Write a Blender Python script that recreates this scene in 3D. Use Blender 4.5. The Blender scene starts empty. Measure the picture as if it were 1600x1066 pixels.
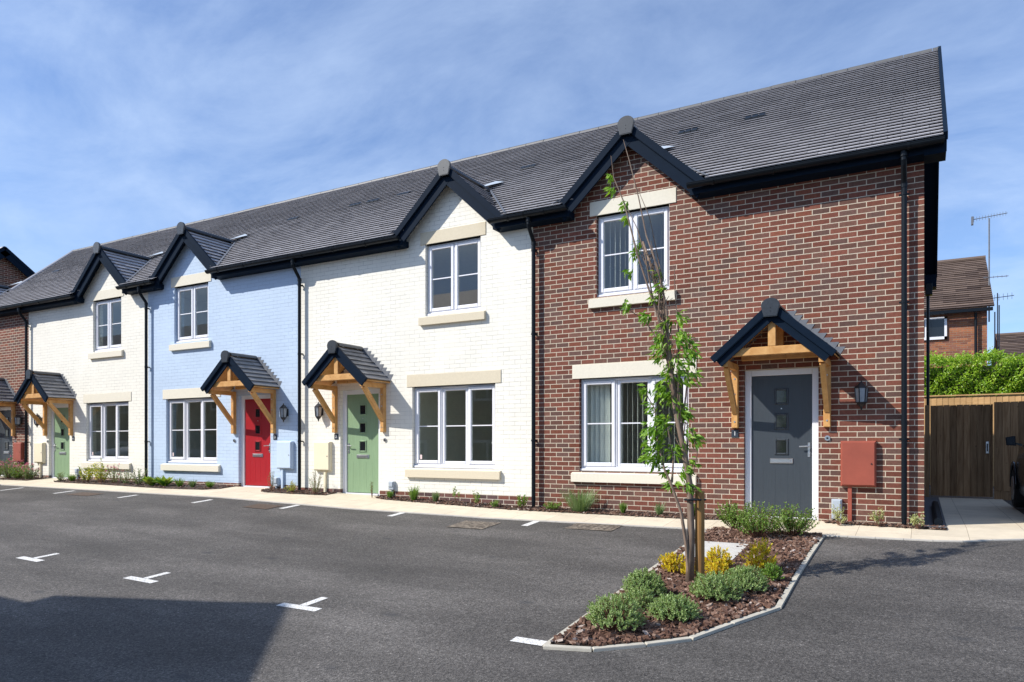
import bpy, math, random
from mathutils import Vector
R = math.radians
random.seed(7)
sc = bpy.context.scene
COL = sc.collection

# ------------------------------------------------------------ camera, sky, sun
cam_d = bpy.data.cameras.new("camera")
cam = bpy.data.objects.new("camera", cam_d); COL.objects.link(cam)
cam.location = (0.0, -10.742, 1.03)
cam.rotation_euler = (R(90), 0, R(29.70))
cam_d.sensor_width = 36.0
cam_d.lens = 1129.0 / 1600 * 36.0
cam_d.shift_y = (695 - 533) / 1600.0
cam_d.clip_start = 0.05; cam_d.clip_end = 2000
sc.camera = cam

SUNV = Vector((1.10, 1.0, -1.25)).normalized()      # direction the light travels
sun_el = math.asin(-SUNV.z)
sun_az = math.atan2(-SUNV.x, -SUNV.y)
w = bpy.data.worlds.new("World"); sc.world = w; w.use_nodes = True
nt = w.node_tree; nt.nodes.clear()
def wn(t, **k):
    n = nt.nodes.new(t)
    for a, b in k.items(): setattr(n, a, b)
    return n
sky = wn('ShaderNodeTexSky', sky_type='NISHITA')
sky.sun_disc = False; sky.sun_elevation = sun_el; sky.sun_rotation = sun_az
sky.air_density = 1.0; sky.dust_density = 0.6; sky.ozone_density = 2.0; sky.altitude = 50
bg = wn('ShaderNodeBackground'); bg.inputs[1].default_value = 0.125
outw = wn('ShaderNodeOutputWorld')
tc = wn('ShaderNodeTexCoord'); sep = wn('ShaderNodeSeparateXYZ')
nt.links.new(tc.outputs['Generated'], sep.inputs[0])
# project the view direction on a high flat cloud layer
zc = wn('ShaderNodeMath', operation='MAXIMUM'); nt.links.new(sep.outputs['Z'], zc.inputs[0]); zc.inputs[1].default_value = 0.0
za = wn('ShaderNodeMath', operation='ADD'); nt.links.new(zc.outputs[0], za.inputs[0]); za.inputs[1].default_value = 0.22
dx = wn('ShaderNodeMath', operation='DIVIDE'); nt.links.new(sep.outputs['X'], dx.inputs[0]); nt.links.new(za.outputs[0], dx.inputs[1])
dy = wn('ShaderNodeMath', operation='DIVIDE'); nt.links.new(sep.outputs['Y'], dy.inputs[0]); nt.links.new(za.outputs[0], dy.inputs[1])
cmb = wn('ShaderNodeCombineXYZ'); nt.links.new(dx.outputs[0], cmb.inputs[0]); nt.links.new(dy.outputs[0], cmb.inputs[1])
mp = wn('ShaderNodeMapping'); mp.inputs['Rotation'].default_value = (0, 0, R(35)); mp.inputs['Scale'].default_value = (0.85, 1.35, 1)
nt.links.new(cmb.outputs[0], mp.inputs[0])
n1 = wn('ShaderNodeTexNoise'); n1.inputs['Scale'].default_value = 2.3; n1.inputs['Detail'].default_value = 9; n1.inputs['Roughness'].default_value = 0.62; n1.inputs['Distortion'].default_value = 0.35
nt.links.new(mp.outputs[0], n1.inputs['Vector'])
n2 = wn('ShaderNodeTexNoise'); n2.inputs['Scale'].default_value = 0.7; n2.inputs['Detail'].default_value = 3
nt.links.new(cmb.outputs[0], n2.inputs['Vector'])
r1 = wn('ShaderNodeValToRGB'); r1.color_ramp.elements[0].position = 0.36; r1.color_ramp.elements[1].position = 0.80
nt.links.new(n1.outputs['Fac'], r1.inputs[0])
r2 = wn('ShaderNodeValToRGB'); r2.color_ramp.elements[0].position = 0.28; r2.color_ramp.elements[1].position = 0.62
r2.color_ramp.elements[0].color = (.50, .50, .50, 1)
nt.links.new(n2.outputs['Fac'], r2.inputs[0])
mul = wn('ShaderNodeMath', operation='MULTIPLY'); nt.links.new(r1.outputs[0], mul.inputs[0]); nt.links.new(r2.outputs[0], mul.inputs[1])
mul2 = wn('ShaderNodeMath', operation='MULTIPLY_ADD'); mul2.inputs[1].default_value = 0.58; mul2.inputs[2].default_value = 0.15
nt.links.new(mul.outputs[0], mul2.inputs[0])
mixs = wn('ShaderNodeMixRGB'); mixs.inputs[2].default_value = (4.8, 6.0, 8.0, 1)
nt.links.new(mul2.outputs[0], mixs.inputs[0])
tint = wn('ShaderNodeMixRGB', blend_type='MULTIPLY'); tint.inputs[0].default_value = 1.0; tint.inputs[2].default_value = (0.78, 0.95, 1.22, 1)
nt.links.new(sky.outputs[0], tint.inputs[1]); nt.links.new(tint.outputs[0], mixs.inputs[1])
nt.links.new(mixs.outputs[0], bg.inputs[0]); nt.links.new(bg.outputs[0], outw.inputs[0])

sun_d = bpy.data.lights.new("sun", 'SUN'); sun_d.energy = 5.0; sun_d.angle = R(0.55); sun_d.color = (1.0, 0.95, 0.875)
sun = bpy.data.objects.new("sun", sun_d); COL.objects.link(sun)
sun.rotation_euler = SUNV.to_track_quat('-Z', 'Y').to_euler()
sc.view_settings.view_transform = 'Standard'; sc.view_settings.look = 'None'
sc.view_settings.exposure = 0.22; sc.view_settings.gamma = 1.0

# ------------------------------------------------------------ material helpers
class NB:
    def __init__(s, name):
        s.m = bpy.data.materials.new(name); s.m.use_nodes = True
        s.t = s.m.node_tree; s.t.nodes.clear()
        s.out = s.t.nodes.new('ShaderNodeOutputMaterial')
        s.b = s.t.nodes.new('ShaderNodeBsdfPrincipled'); s.l(s.b.outputs[0], s.out.inputs[0])
    def n(s, t, **k):
        n = s.t.nodes.new(t)
        for a, b in k.items(): setattr(n, a, b)
        return n
    def l(s, a, b): s.t.links.new(a, b)
    def put(s, sock, v):
        if isinstance(v, (int, float)): sock.default_value = v
        elif isinstance(v, tuple): sock.default_value = v if len(v) == 4 or len(sock.default_value) == 3 else (*v, 1)
        else: s.l(v, sock)
    def math(s, op, a, b=0.0, c=0.0):
        n = s.n('ShaderNodeMath', operation=op)
        s.put(n.inputs[0], a); s.put(n.inputs[1], b)
        if op in ('MULTIPLY_ADD',): s.put(n.inputs[2], c)
        return n.outputs[0]
    def noise(s, scale, detail=3, rough=0.5, vec=None, dist=0.0):
        n = s.n('ShaderNodeTexNoise'); n.inputs['Scale'].default_value = scale
        n.inputs['Detail'].default_value = detail; n.inputs['Roughness'].default_value = rough; n.inputs['Distortion'].default_value = dist
        s.l(vec if vec is not None else s.pos(), n.inputs['Vector']); return n.outputs['Fac']
    def pos(s):
        if not hasattr(s, '_g'): s._g = s.n('ShaderNodeNewGeometry')
        return s._g.outputs['Position']
    def island(s): s.pos(); return s._g.outputs['Random Per Island']
    def ramp(s, v, stops, interp='LINEAR'):
        r = s.n('ShaderNodeValToRGB'); cr = r.color_ramp; cr.interpolation = interp
        while len(cr.elements) < len(stops): cr.elements.new(0.5)
        for e, (p, c) in zip(cr.elements, stops):
            e.position = p; e.color = (*c, 1) if not isinstance(c, (int, float)) else (c, c, c, 1)
        s.put(r.inputs[0], v); return r.outputs[0]
    def mix(s, f, a, b, mode='MIX'):
        n = s.n('ShaderNodeMixRGB', blend_type=mode)
        s.put(n.inputs[0], f); s.put(n.inputs[1], a); s.put(n.inputs[2], b); return n.outputs[0]
    def mapv(s, scale, rot=(0, 0, 0), vec=None):
        m = s.n('ShaderNodeMapping'); m.inputs['Scale'].default_value = scale; m.inputs['Rotation'].default_value = rot
        s.l(vec if vec is not None else s.pos(), m.inputs[0]); return m.outputs[0]
    def bump(s, h, strength=0.3, dist=0.01):
        n = s.n('ShaderNodeBump'); n.inputs['Strength'].default_value = strength; n.inputs['Distance'].default_value = dist
        s.put(n.inputs['Height'], h); s.l(n.outputs[0], s.b.inputs['Normal'])
    def set(s, color=None, rough=None, metal=None, spec=None):
        if color is not None: s.put(s.b.inputs['Base Color'], color)
        if rough is not None: s.put(s.b.inputs['Roughness'], rough)
        if metal is not None: s.put(s.b.inputs['Metallic'], metal)
        if spec is not None: s.put(s.b.inputs['Specular IOR Level'], spec)
        return s

def brick_cells(k, L=0.225, H=0.075, mort=0.0105):
    """mortar mask and two per-brick random numbers in the plane of the wall"""
    g = k.pos()
    sp = k.n('ShaderNodeSeparateXYZ'); k.l(g, sp.inputs[0])
    sn = k.n('ShaderNodeSeparateXYZ'); k.l(k._g.outputs['True Normal'], sn.inputs[0])
    side = k.math('GREATER_THAN', k.math('ABSOLUTE', sn.outputs['X']), 0.7)
    mx = k.n('ShaderNodeMix'); mx.data_type = 'FLOAT'; k.l(side, mx.inputs[0]); k.l(sp.outputs['X'], mx.inputs[2]); k.l(sp.outputs['Y'], mx.inputs[3])
    u = k.math('ADD', mx.outputs[0], 900.0)
    z = k.math('ADD', sp.outputs['Z'], 30.0)
    zr = k.math('DIVIDE', z, H); row = k.math('FLOOR', zr)
    off = k.math('MULTIPLY', k.math('MODULO', row, 2.0), 0.5)
    uu = k.math('ADD', k.math('DIVIDE', u, L), off); colm = k.math('FLOOR', uu)
    fu = k.math('MULTIPLY', k.math('FRACT', uu), L); fz = k.math('MULTIPLY', k.math('FRACT', zr), H)
    mort_m = k.math('MAXIMUM', k.math('LESS_THAN', fu, mort), k.math('LESS_THAN', fz, mort))
    cv = k.n('ShaderNodeCombineXYZ'); k.l(colm, cv.inputs[0]); k.l(row, cv.inputs[1])
    wn_ = k.n('ShaderNodeTexWhiteNoise', noise_dimensions='2D'); k.l(cv.outputs[0], wn_.inputs['Vector'])
    return mort_m, wn_.outputs['Value'], wn_.outputs['Color']

def brick_mat(name, stops, mortar):
    k = NB(name); m, r, c = brick_cells(k)
    base = k.ramp(r, stops, 'CONSTANT')
    sc_ = k.n('ShaderNodeSeparateXYZ'); k.l(c, sc_.inputs[0]); base = k.mix(1.0, base, k.ramp(sc_.outputs['Y'], [(0.0, 0.82), (1.0, 1.2)]), 'MULTIPLY')
    n = k.noise(28, 4, 0.65); n2 = k.noise(0.9, 3)
    base = k.mix(k.ramp(k.noise(13, 3, 0.6, k.mapv((1, 1, 2.5))), [(0.40, 0.0), (0.66, 0.60)]), base, k.mix(1.0, base, (0.90, 1.18, 1.08), 'MULTIPLY'))
    base = k.mix(1.0, base, k.ramp(n, [(0.25, 0.70), (0.75, 1.22)]), 'MULTIPLY')
    base = k.mix(1.0, base, k.ramp(n2, [(0.3, 0.90), (0.7, 1.08)]), 'MULTIPLY')
    mc = k.mix(1.0, mortar, k.ramp(k.noise(40, 2), [(0.2, 0.8), (0.8, 1.1)]), 'MULTIPLY')
    k.set(k.mix(m, base, mc), 0.88, spec=0.25)
    k.bump(k.math('ADD', k.math('MULTIPLY', m, -1.0), k.math('MULTIPLY', n, 0.35)), 0.55, 0.006)
    return k.m

def painted_brick(name, col, dark):
    k = NB(name); m, r, c = brick_cells(k, mort=0.008)
    n = k.noise(22, 4, 0.6); lg = k.noise(0.55, 4, 0.6)
    patch = k.math('MULTIPLY', k.ramp(k.noise(1.4, 3), [(0.38, 0.35), (0.58, 1.0)]), k.ramp(k.noise(7.0, 3, 0.6), [(0.40, 0.35), (0.56, 1.0)]))
    base = k.mix(k.math('MULTIPLY', m, k.math('MULTIPLY', patch, 0.85)), col, dark)
    base = k.mix(1.0, base, k.ramp(r, [(0.0, 0.975), (1.0, 1.015)]), 'MULTIPLY')
    base = k.mix(1.0, base, k.ramp(lg, [(0.3, 0.93), (0.7, 1.03)]), 'MULTIPLY')
    k.set(base, 0.75, spec=0.3)
    h = k.math('ADD', k.math('MULTIPLY', m, -0.8), k.math('ADD', k.math('MULTIPLY', n, 0.5), k.math('MULTIPLY', r, 0.35)))
    k.bump(h, 0.45, 0.006); return k.m

def plain(name, col, rough=0.5, metal=0.0, var=0.08, scale=12, spec=0.5, bump=0.0):
    k = NB(name); n = k.noise(scale, 4, 0.6)
    k.set(k.mix(1.0, col, k.ramp(n, [(0.25, 1 - var), (0.75, 1 + var)]), 'MULTIPLY'), rough, metal, spec)
    if bump: k.bump(n, bump, 0.004)
    return k.m

def tile_mat(name, a, b):
    k = NB(name)
    base = k.mix(k.island(), a, b)
    base = k.mix(1.0, base, k.ramp(k.noise(1.2, 4, 0.6), [(0.3, 0.93), (0.7, 1.06)]), 'MULTIPLY')
    n = k.noise(70, 3, 0.6)
    base = k.mix(1.0, base, k.ramp(n, [(0.3, 0.88), (0.7, 1.12)]), 'MULTIPLY')
    k.set(base, 0.62, spec=0.4); k.bump(n, 0.15, 0.003); return k.m

def wood_mat(name, a, b, axis=(2, 30, 30), rough=0.6, knots=True, var=(.86, 1.12)):
    k = NB(name)
    v = k.mapv(axis)
    n = k.noise(1.0, 5, 0.6, v, 0.6)
    base = k.mix(k.ramp(n, [(0.3, 0), (0.7, 1.0)]), a, b)
    if knots:
        vo = k.n('ShaderNodeTexVoronoi'); vo.inputs['Scale'].default_value = 5.0; k.l(k.pos(), vo.inputs['Vector'])
        kn = k.ramp(vo.outputs['Distance'], [(0.05, 1.0), (0.09, 0.0)])
        base = k.mix(k.math('MULTIPLY', kn, 0.6), base, tuple(x * 0.35 for x in a))
    base = k.mix(1.0, base, k.ramp(k.island(), [(0, var[0]), (1, var[1])]), 'MULTIPLY')
    k.set(base, rough, spec=0.35); k.bump(n, 0.2, 0.002); return k.m

def leaf_mat(name, a, b, c=None, trans=0.25, rough=0.45):
    k = NB(name)
    stops = [(0.0, a), (1.0, b)] if c is None else [(0.0, a), (0.5, b), (1.0, c)]
    base = k.ramp(k.island(), stops)
    k.set(base, rough, spec=0.4)
    tr = k.n('ShaderNodeBsdfTranslucent'); k.l(k.mix(1.0, base, (1.5, 1.45, 0.7), 'MULTIPLY'), tr.inputs[0])
    ms = k.n('ShaderNodeMixShader'); ms.inputs[0].default_value = trans
    k.l(k.b.outputs[0], ms.inputs[1]); k.l(tr.outputs[0], ms.inputs[2]); k.l(ms.outputs[0], k.out.inputs[0])
    return k.m

M = {}
M['brick'] = brick_mat('brick_red_mix', [(0.0, (0.185, 0.063, 0.044)), (0.28, (0.158, 0.072, 0.055)), (0.55, (0.175, 0.057, 0.040)), (0.75, (0.135, 0.070, 0.058)), (0.92, (0.195, 0.062, 0.039))], (0.58, 0.50, 0.39))
M['plinth'] = brick_mat('brick_plinth', [(0.0, (0.20, 0.075, 0.055)), (0.4, (0.15, 0.070, 0.062)), (0.7, (0.115, 0.065, 0.062))], (0.62, 0.55, 0.45))
M['oldbrick'] = brick_mat('brick_orange', [(0.0, (0.36, 0.13, 0.065)), (0.4, (0.29, 0.105, 0.06)), (0.75, (0.24, 0.09, 0.06))], (0.30, 0.22, 0.16))
M['white'] = painted_brick('painted_brick_cream', (0.85, 0.82, 0.725), (0.49, 0.475, 0.42))
M['blue'] = painted_brick('painted_brick_blue', (0.50, 0.615, 0.765), (0.31, 0.40, 0.53))
M['tile'] = tile_mat('roof_tile_grey', (0.345, 0.335, 0.346), (0.415, 0.404, 0.416))
M['tile_porch'] = tile_mat('roof_tile_porch', (0.14, 0.14, 0.145), (0.25, 0.245, 0.25))
M['tile_old'] = tile_mat('roof_tile_old', (0.065, 0.042, 0.032), (0.17, 0.120, 0.092))
M['ridge'] = plain('ridge_tile', (0.10, 0.10, 0.10), 0.55, var=0.15)
M['navy'] = plain('barge_board_navy', (0.006, 0.0135, 0.027), 0.55, var=0.1, spec=0.05)
M['gutter'] = plain('gutter_black', (0.005, 0.008, 0.012), 0.38, var=0.1, spec=0.22)
M['cap'] = plain('ridge_cap_dark', (0.022, 0.028, 0.036), 0.4, var=0.25, scale=20)
M['capgrey'] = plain('ridge_cap_grey', (0.062, 0.067, 0.073), 0.45, var=0.25, scale=20)
M['stone'] = plain('cast_stone', (0.66, 0.585, 0.44), 0.85, var=0.05, scale=30, spec=0.2, bump=0.2)
M['stone_pale'] = plain('cast_stone_pale', (0.73, 0.68, 0.56), 0.85, var=0.05, scale=30, spec=0.2, bump=0.2)
M['upvc'] = plain('white_plastic', (0.80, 0.80, 0.83), 0.28, var=0.01)
M['timber'] = wood_mat('porch_timber', (0.52, 0.255, 0.075), (0.70, 0.40, 0.15), (9, 9, 9))
M['lead'] = plain('lead_flashing', (0.15, 0.16, 0.18), 0.55, 0.2, var=0.15)
M['grey_box'] = plain('grey_plastic_box', (0.40, 0.45, 0.50), 0.5, var=0.05)
M['steel'] = plain('brushed_steel', (0.55, 0.56, 0.58), 0.3, 0.9, var=0.05)
M['black_metal'] = plain('black_metal', (0.012, 0.013, 0.016), 0.4, var=0.1)
M['red_box'] = plain('meter_terracotta', (0.30, 0.068, 0.040), 0.6, var=0.12, scale=6)
M['cream_box'] = plain('meter_cream', (0.80, 0.72, 0.52), 0.6, var=0.03)
M['blue_box'] = plain('meter_blue', (0.53, 0.64, 0.78), 0.6, var=0.03)
M['room'] = plain('room_plaster', (0.80, 0.80, 0.74), 0.9, var=0.05)
M['blind'] = plain('blind_fabric', (0.85, 0.86, 0.83), 0.8, var=0.03)
M['curtain'] = plain('pale_curtain', (0.62, 0.70, 0.64), 0.8, var=0.05)
M['lampglass'] = plain('lantern_glass', (0.30, 0.33, 0.36), 0.15, var=0.2)
M['numplate'] = plain('number_plaque', (0.03, 0.04, 0.055), 0.4)
M['numwhite'] = plain('number_white', (0.82, 0.82, 0.82), 0.5, var=0.0)
def door_mat(name, col):
    k = NB(name); v = k.mapv((60, 60, 3)); n = k.noise(1.0, 4, 0.6, v)
    k.set(k.mix(1.0, col, k.ramp(n, [(0.3, 0.90), (0.7, 1.08)]), 'MULTIPLY'), 0.42, spec=0.5); k.bump(n, 0.12, 0.002); return k.m
M['door_grey'] = door_mat('door_anthracite', (0.042, 0.052, 0.063))
M['door_green'] = door_mat('door_sage', (0.225, 0.335, 0.195))
M['door_red'] = door_mat('door_red', (0.34, 0.005, 0.012))
M['sticker'] = plain('window_sticker', (0.75, 0.60, 0.58), 0.5)

k = NB('window_glass'); k.t.nodes.remove(k.b)
k.pos(); dt = k.n('ShaderNodeVectorMath', operation='DOT_PRODUCT'); k.l(k._g.outputs['Normal'], dt.inputs[0]); k.l(k._g.outputs['Incoming'], dt.inputs[1])
om = k.math('SUBTRACT', 1.0, k.math('ABSOLUTE', dt.outputs['Value'])); fres = k.math('MULTIPLY_ADD', k.math('POWER', om, 5.0), 0.90, 0.085)
gl = k.n('ShaderNodeBsdfGlossy'); gl.inputs['Roughness'].default_value = 0.0; gl.inputs[0].default_value = (1, 1, 1, 1)
tp = k.n('ShaderNodeBsdfTransparent'); tp.inputs[0].default_value = (0.80, 0.85, 0.82, 1)
ms = k.n('ShaderNodeMixShader'); k.l(fres, ms.inputs[0])
k.l(tp.outputs[0], ms.inputs[1]); k.l(gl.outputs[0], ms.inputs[2]); k.l(ms.outputs[0], k.out.inputs[0]); M['glass'] = k.m
k = NB('dark_glass'); k.set((0.012, 0.014, 0.016), 0.08, spec=0.6); M['darkglass'] = k.m

# asphalt
k = NB('asphalt')
fine = k.noise(150, 2, 0.7); mid = k.noise(38, 3, 0.75); big = k.noise(0.32, 5, 0.6); strk = k.noise(0.7, 4, 0.55, k.mapv((0.6, 2.2, 1), (0, 0, R(-20))))
vo = k.n('ShaderNodeTexVoronoi'); vo.inputs['Scale'].default_value = 95; k.l(k.pos(), vo.inputs['Vector'])
sp_ = k.ramp(vo.outputs['Color'], [(0.0, 0.42), (0.6, 0.95), (0.90, 1.35), (1.0, 2.8)])
base = k.mix(1.0, (0.104, 0.096, 0.088), sp_, 'MULTIPLY')
base = k.mix(1.0, base, k.ramp(fine, [(0.3, 0.45), (0.7, 1.55)]), 'MULTIPLY')
base = k.mix(1.0, base, k.ramp(mid, [(0.36, 0.70), (0.64, 1.32)]), 'MULTIPLY')
base = k.mix(1.0, base, k.ramp(k.noise(4.5, 5, 0.7), [(0.3, 0.90), (0.7, 1.10)]), 'MULTIPLY')
base = k.mix(1.0, base, k.ramp(big, [(0.32, 0.80), (0.68, 1.18)]), 'MULTIPLY')
base = k.mix(1.0, base, k.ramp(strk, [(0.32, 0.80), (0.5, 1.0), (0.64, 1.30)]), 'MULTIPLY')
vs = k.n('ShaderNodeTexVoronoi'); vs.inputs['Scale'].default_value = 1.3; k.l(k.mapv((1, 1.8, 1), (0, 0, R(30))), vs.inputs['Vector'])
stain = k.math('MULTIPLY', k.ramp(vs.outputs['Distance'], [(0.04, 1.0), (0.16, 0.0)]), k.ramp(k.noise(1.1, 2), [(0.46, 0.0), (0.60, 0.75)]))
base = k.mix(stain, base, (0.040, 0.042, 0.046))
k.set(base, 0.80, spec=0.35); k.bump(k.math('ADD', fine, k.math('MULTIPLY', vo.outputs['Distance'], 0.8)), 0.6, 0.008); M['asphalt'] = k.m
# paving: cream slabs with thin joints
k = NB('paving_cream')
sx = k.n('ShaderNodeSeparateXYZ'); k.l(k.pos(), sx.inputs[0])
fx = k.math('FRACT', k.math('DIVIDE', k.math('ADD', sx.outputs['X'], 90.14), 0.6))
fy = k.math('FRACT', k.math('DIVIDE', k.math('ADD', sx.outputs['Y'], 90.62), 0.9))
j = k.math('MAXIMUM', k.math('LESS_THAN', fx, 0.010), k.math('LESS_THAN', fy, 0.006))
cv = k.n('ShaderNodeCombineXYZ'); k.l(k.math('FLOOR', k.math('DIVIDE', k.math('ADD', sx.outputs['X'], 90.14), 0.6)), cv.inputs[0]); k.l(k.math('FLOOR', k.math('DIVIDE', k.math('ADD', sx.outputs['Y'], 90.62), 0.9)), cv.inputs[1])
wnz = k.n('ShaderNodeTexWhiteNoise', noise_dimensions='2D'); k.l(cv.outputs[0], wnz.inputs['Vector'])
base = k.mix(1.0, (0.66, 0.575, 0.44), k.ramp(wnz.outputs['Value'], [(0, 0.94), (1, 1.05)]), 'MULTIPLY')
base = k.mix(1.0, base, k.ramp(k.noise(3, 5, 0.7), [(0.3, 0.88), (0.7, 1.06)]), 'MULTIPLY')
base = k.mix(k.math('MULTIPLY', j, 0.65), base, (0.16, 0.12, 0.08))
k.set(base, 0.9, spec=0.2); M['paving'] = k.m
M['kerb'] = plain('concrete_kerb', (0.46, 0.43, 0.36), 0.9, var=0.16, scale=9, spec=0.2, bump=0.3)
M['edging'] = plain('concrete_edging', (0.50, 0.47, 0.42), 0.9, var=0.12, scale=12, spec=0.2, bump=0.3)
k = NB('road_paint'); n = k.noise(60, 4, 0.7)
k.set(k.mix(k.ramp(n, [(0.40, 1.0), (0.50, 0.0)]), (0.74, 0.73, 0.70), (0.34, 0.34, 0.33)), 0.7); k.bump(n, 0.3, 0.004); M['paint'] = k.m
M['slab'] = plain('concrete_slab', (0.52, 0.50, 0.46), 0.9, var=0.12, scale=7)
M['gravel'] = plain('dark_gravel', (0.11, 0.11, 0.115), 0.9, var=0.6, scale=60, bump=1.0)
M['soil'] = plain('dark_soil', (0.052, 0.032, 0.022), 0.95, var=0.4, scale=40, bump=0.8)
k = NB('bark_chip')
k.set(k.mix(1.0, k.ramp(k.island(), [(0.0, (0.055, 0.026, 0.017)), (0.35, (0.12, 0.062, 0.042)), (0.7, (0.185, 0.105, 0.072)), (0.94, (0.27, 0.18, 0.135)), (1.0, (0.46, 0.40, 0.36))]), k.ramp(k.noise(60, 3), [(0.3, 0.75), (0.7, 1.2)]), 'MULTIPLY'), 0.85, spec=0.3); M['chip'] = k.m
k = NB('manhole_metal')
ck = k.n('ShaderNodeTexVoronoi'); ck.inputs['Scale'].default_value = 28; k.l(k.pos(), ck.inputs['Vector'])
k.set(k.ramp(ck.outputs['Color'], [(0.0, (0.055, 0.045, 0.035)), (0.5, (0.16, 0.13, 0.10)), (1.0, (0.32, 0.27, 0.21))]), 0.85); k.bump(ck.outputs['Distance'], 0.6, 0.01); M['cover'] = k.m
M['cover_rust'] = plain('manhole_rust', (0.115, 0.080, 0.058), 0.9, var=0.6, scale=35, bump=0.6)
M['bark'] = wood_mat('tree_bark', (0.13, 0.085, 0.060), (0.27, 0.20, 0.15), (20, 20, 5), 0.85, knots=False)
M['stake'] = wood_mat('stake_wood', (0.20, 0.10, 0.030), (0.34, 0.18, 0.06), (40, 40, 3), 0.7)
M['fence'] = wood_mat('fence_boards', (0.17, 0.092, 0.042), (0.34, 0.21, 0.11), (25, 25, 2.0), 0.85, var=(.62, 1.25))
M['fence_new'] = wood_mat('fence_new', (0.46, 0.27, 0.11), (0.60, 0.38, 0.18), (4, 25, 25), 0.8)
M['l_hebe'] = leaf_mat('leaf_hebe', (0.15, 0.245, 0.065), (0.27, 0.38, 0.13), (0.42, 0.52, 0.24), 0.22)
M['l_yellow'] = leaf_mat('leaf_yellow', (0.34, 0.36, 0.02), (0.78, 0.66, 0.04), (0.64, 0.38, 0.05), 0.3)
M['l_lime'] = leaf_mat('leaf_lime', (0.14, 0.24, 0.03), (0.32, 0.38, 0.05), (0.66, 0.58, 0.06), 0.3)
M['l_green'] = leaf_mat('leaf_green', (0.07, 0.15, 0.02), (0.16, 0.29, 0.04), (0.26, 0.38, 0.09), 0.3)
M['l_tree'] = leaf_mat('leaf_tree', (0.08, 0.18, 0.015), (0.16, 0.32, 0.025), (0.29, 0.46, 0.06), 0.4)
M['l_hedge'] = leaf_mat('leaf_hedge', (0.13, 0.25, 0.015), (0.25, 0.42, 0.03), (0.42, 0.56, 0.07), 0.35, 0.35)
M['l_silver'] = leaf_mat('leaf_silver', (0.11, 0.19, 0.06), (0.24, 0.33, 0.14), None, 0.2)
M['l_vary'] = leaf_mat('leaf_variegated', (0.26, 0.32, 0.10), (0.60, 0.60, 0.32), None, 0.25)
M['l_broad'] = leaf_mat('leaf_broad', (0.05, 0.17, 0.015), (0.12, 0.30, 0.03), (0.35, 0.40, 0.08), 0.25)
M['petal'] = leaf_mat('petal_pink', (0.50, 0.08, 0.22), (0.75, 0.28, 0.45), None, 0.2)
M['stem'] = plain('twig', (0.16, 0.075, 0.045), 0.8, var=0.3)
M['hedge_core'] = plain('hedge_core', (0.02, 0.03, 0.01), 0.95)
M['car_black'] = plain('car_paint_black', (0.008, 0.009, 0.012), 0.18, 0.0, var=0.02)
M['car_silver'] = plain('car_paint_silver', (0.40, 0.41, 0.43), 0.3, 0.6, var=0.02)
M['rubber'] = plain('tyre_rubber', (0.015, 0.015, 0.016), 0.85)

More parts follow.
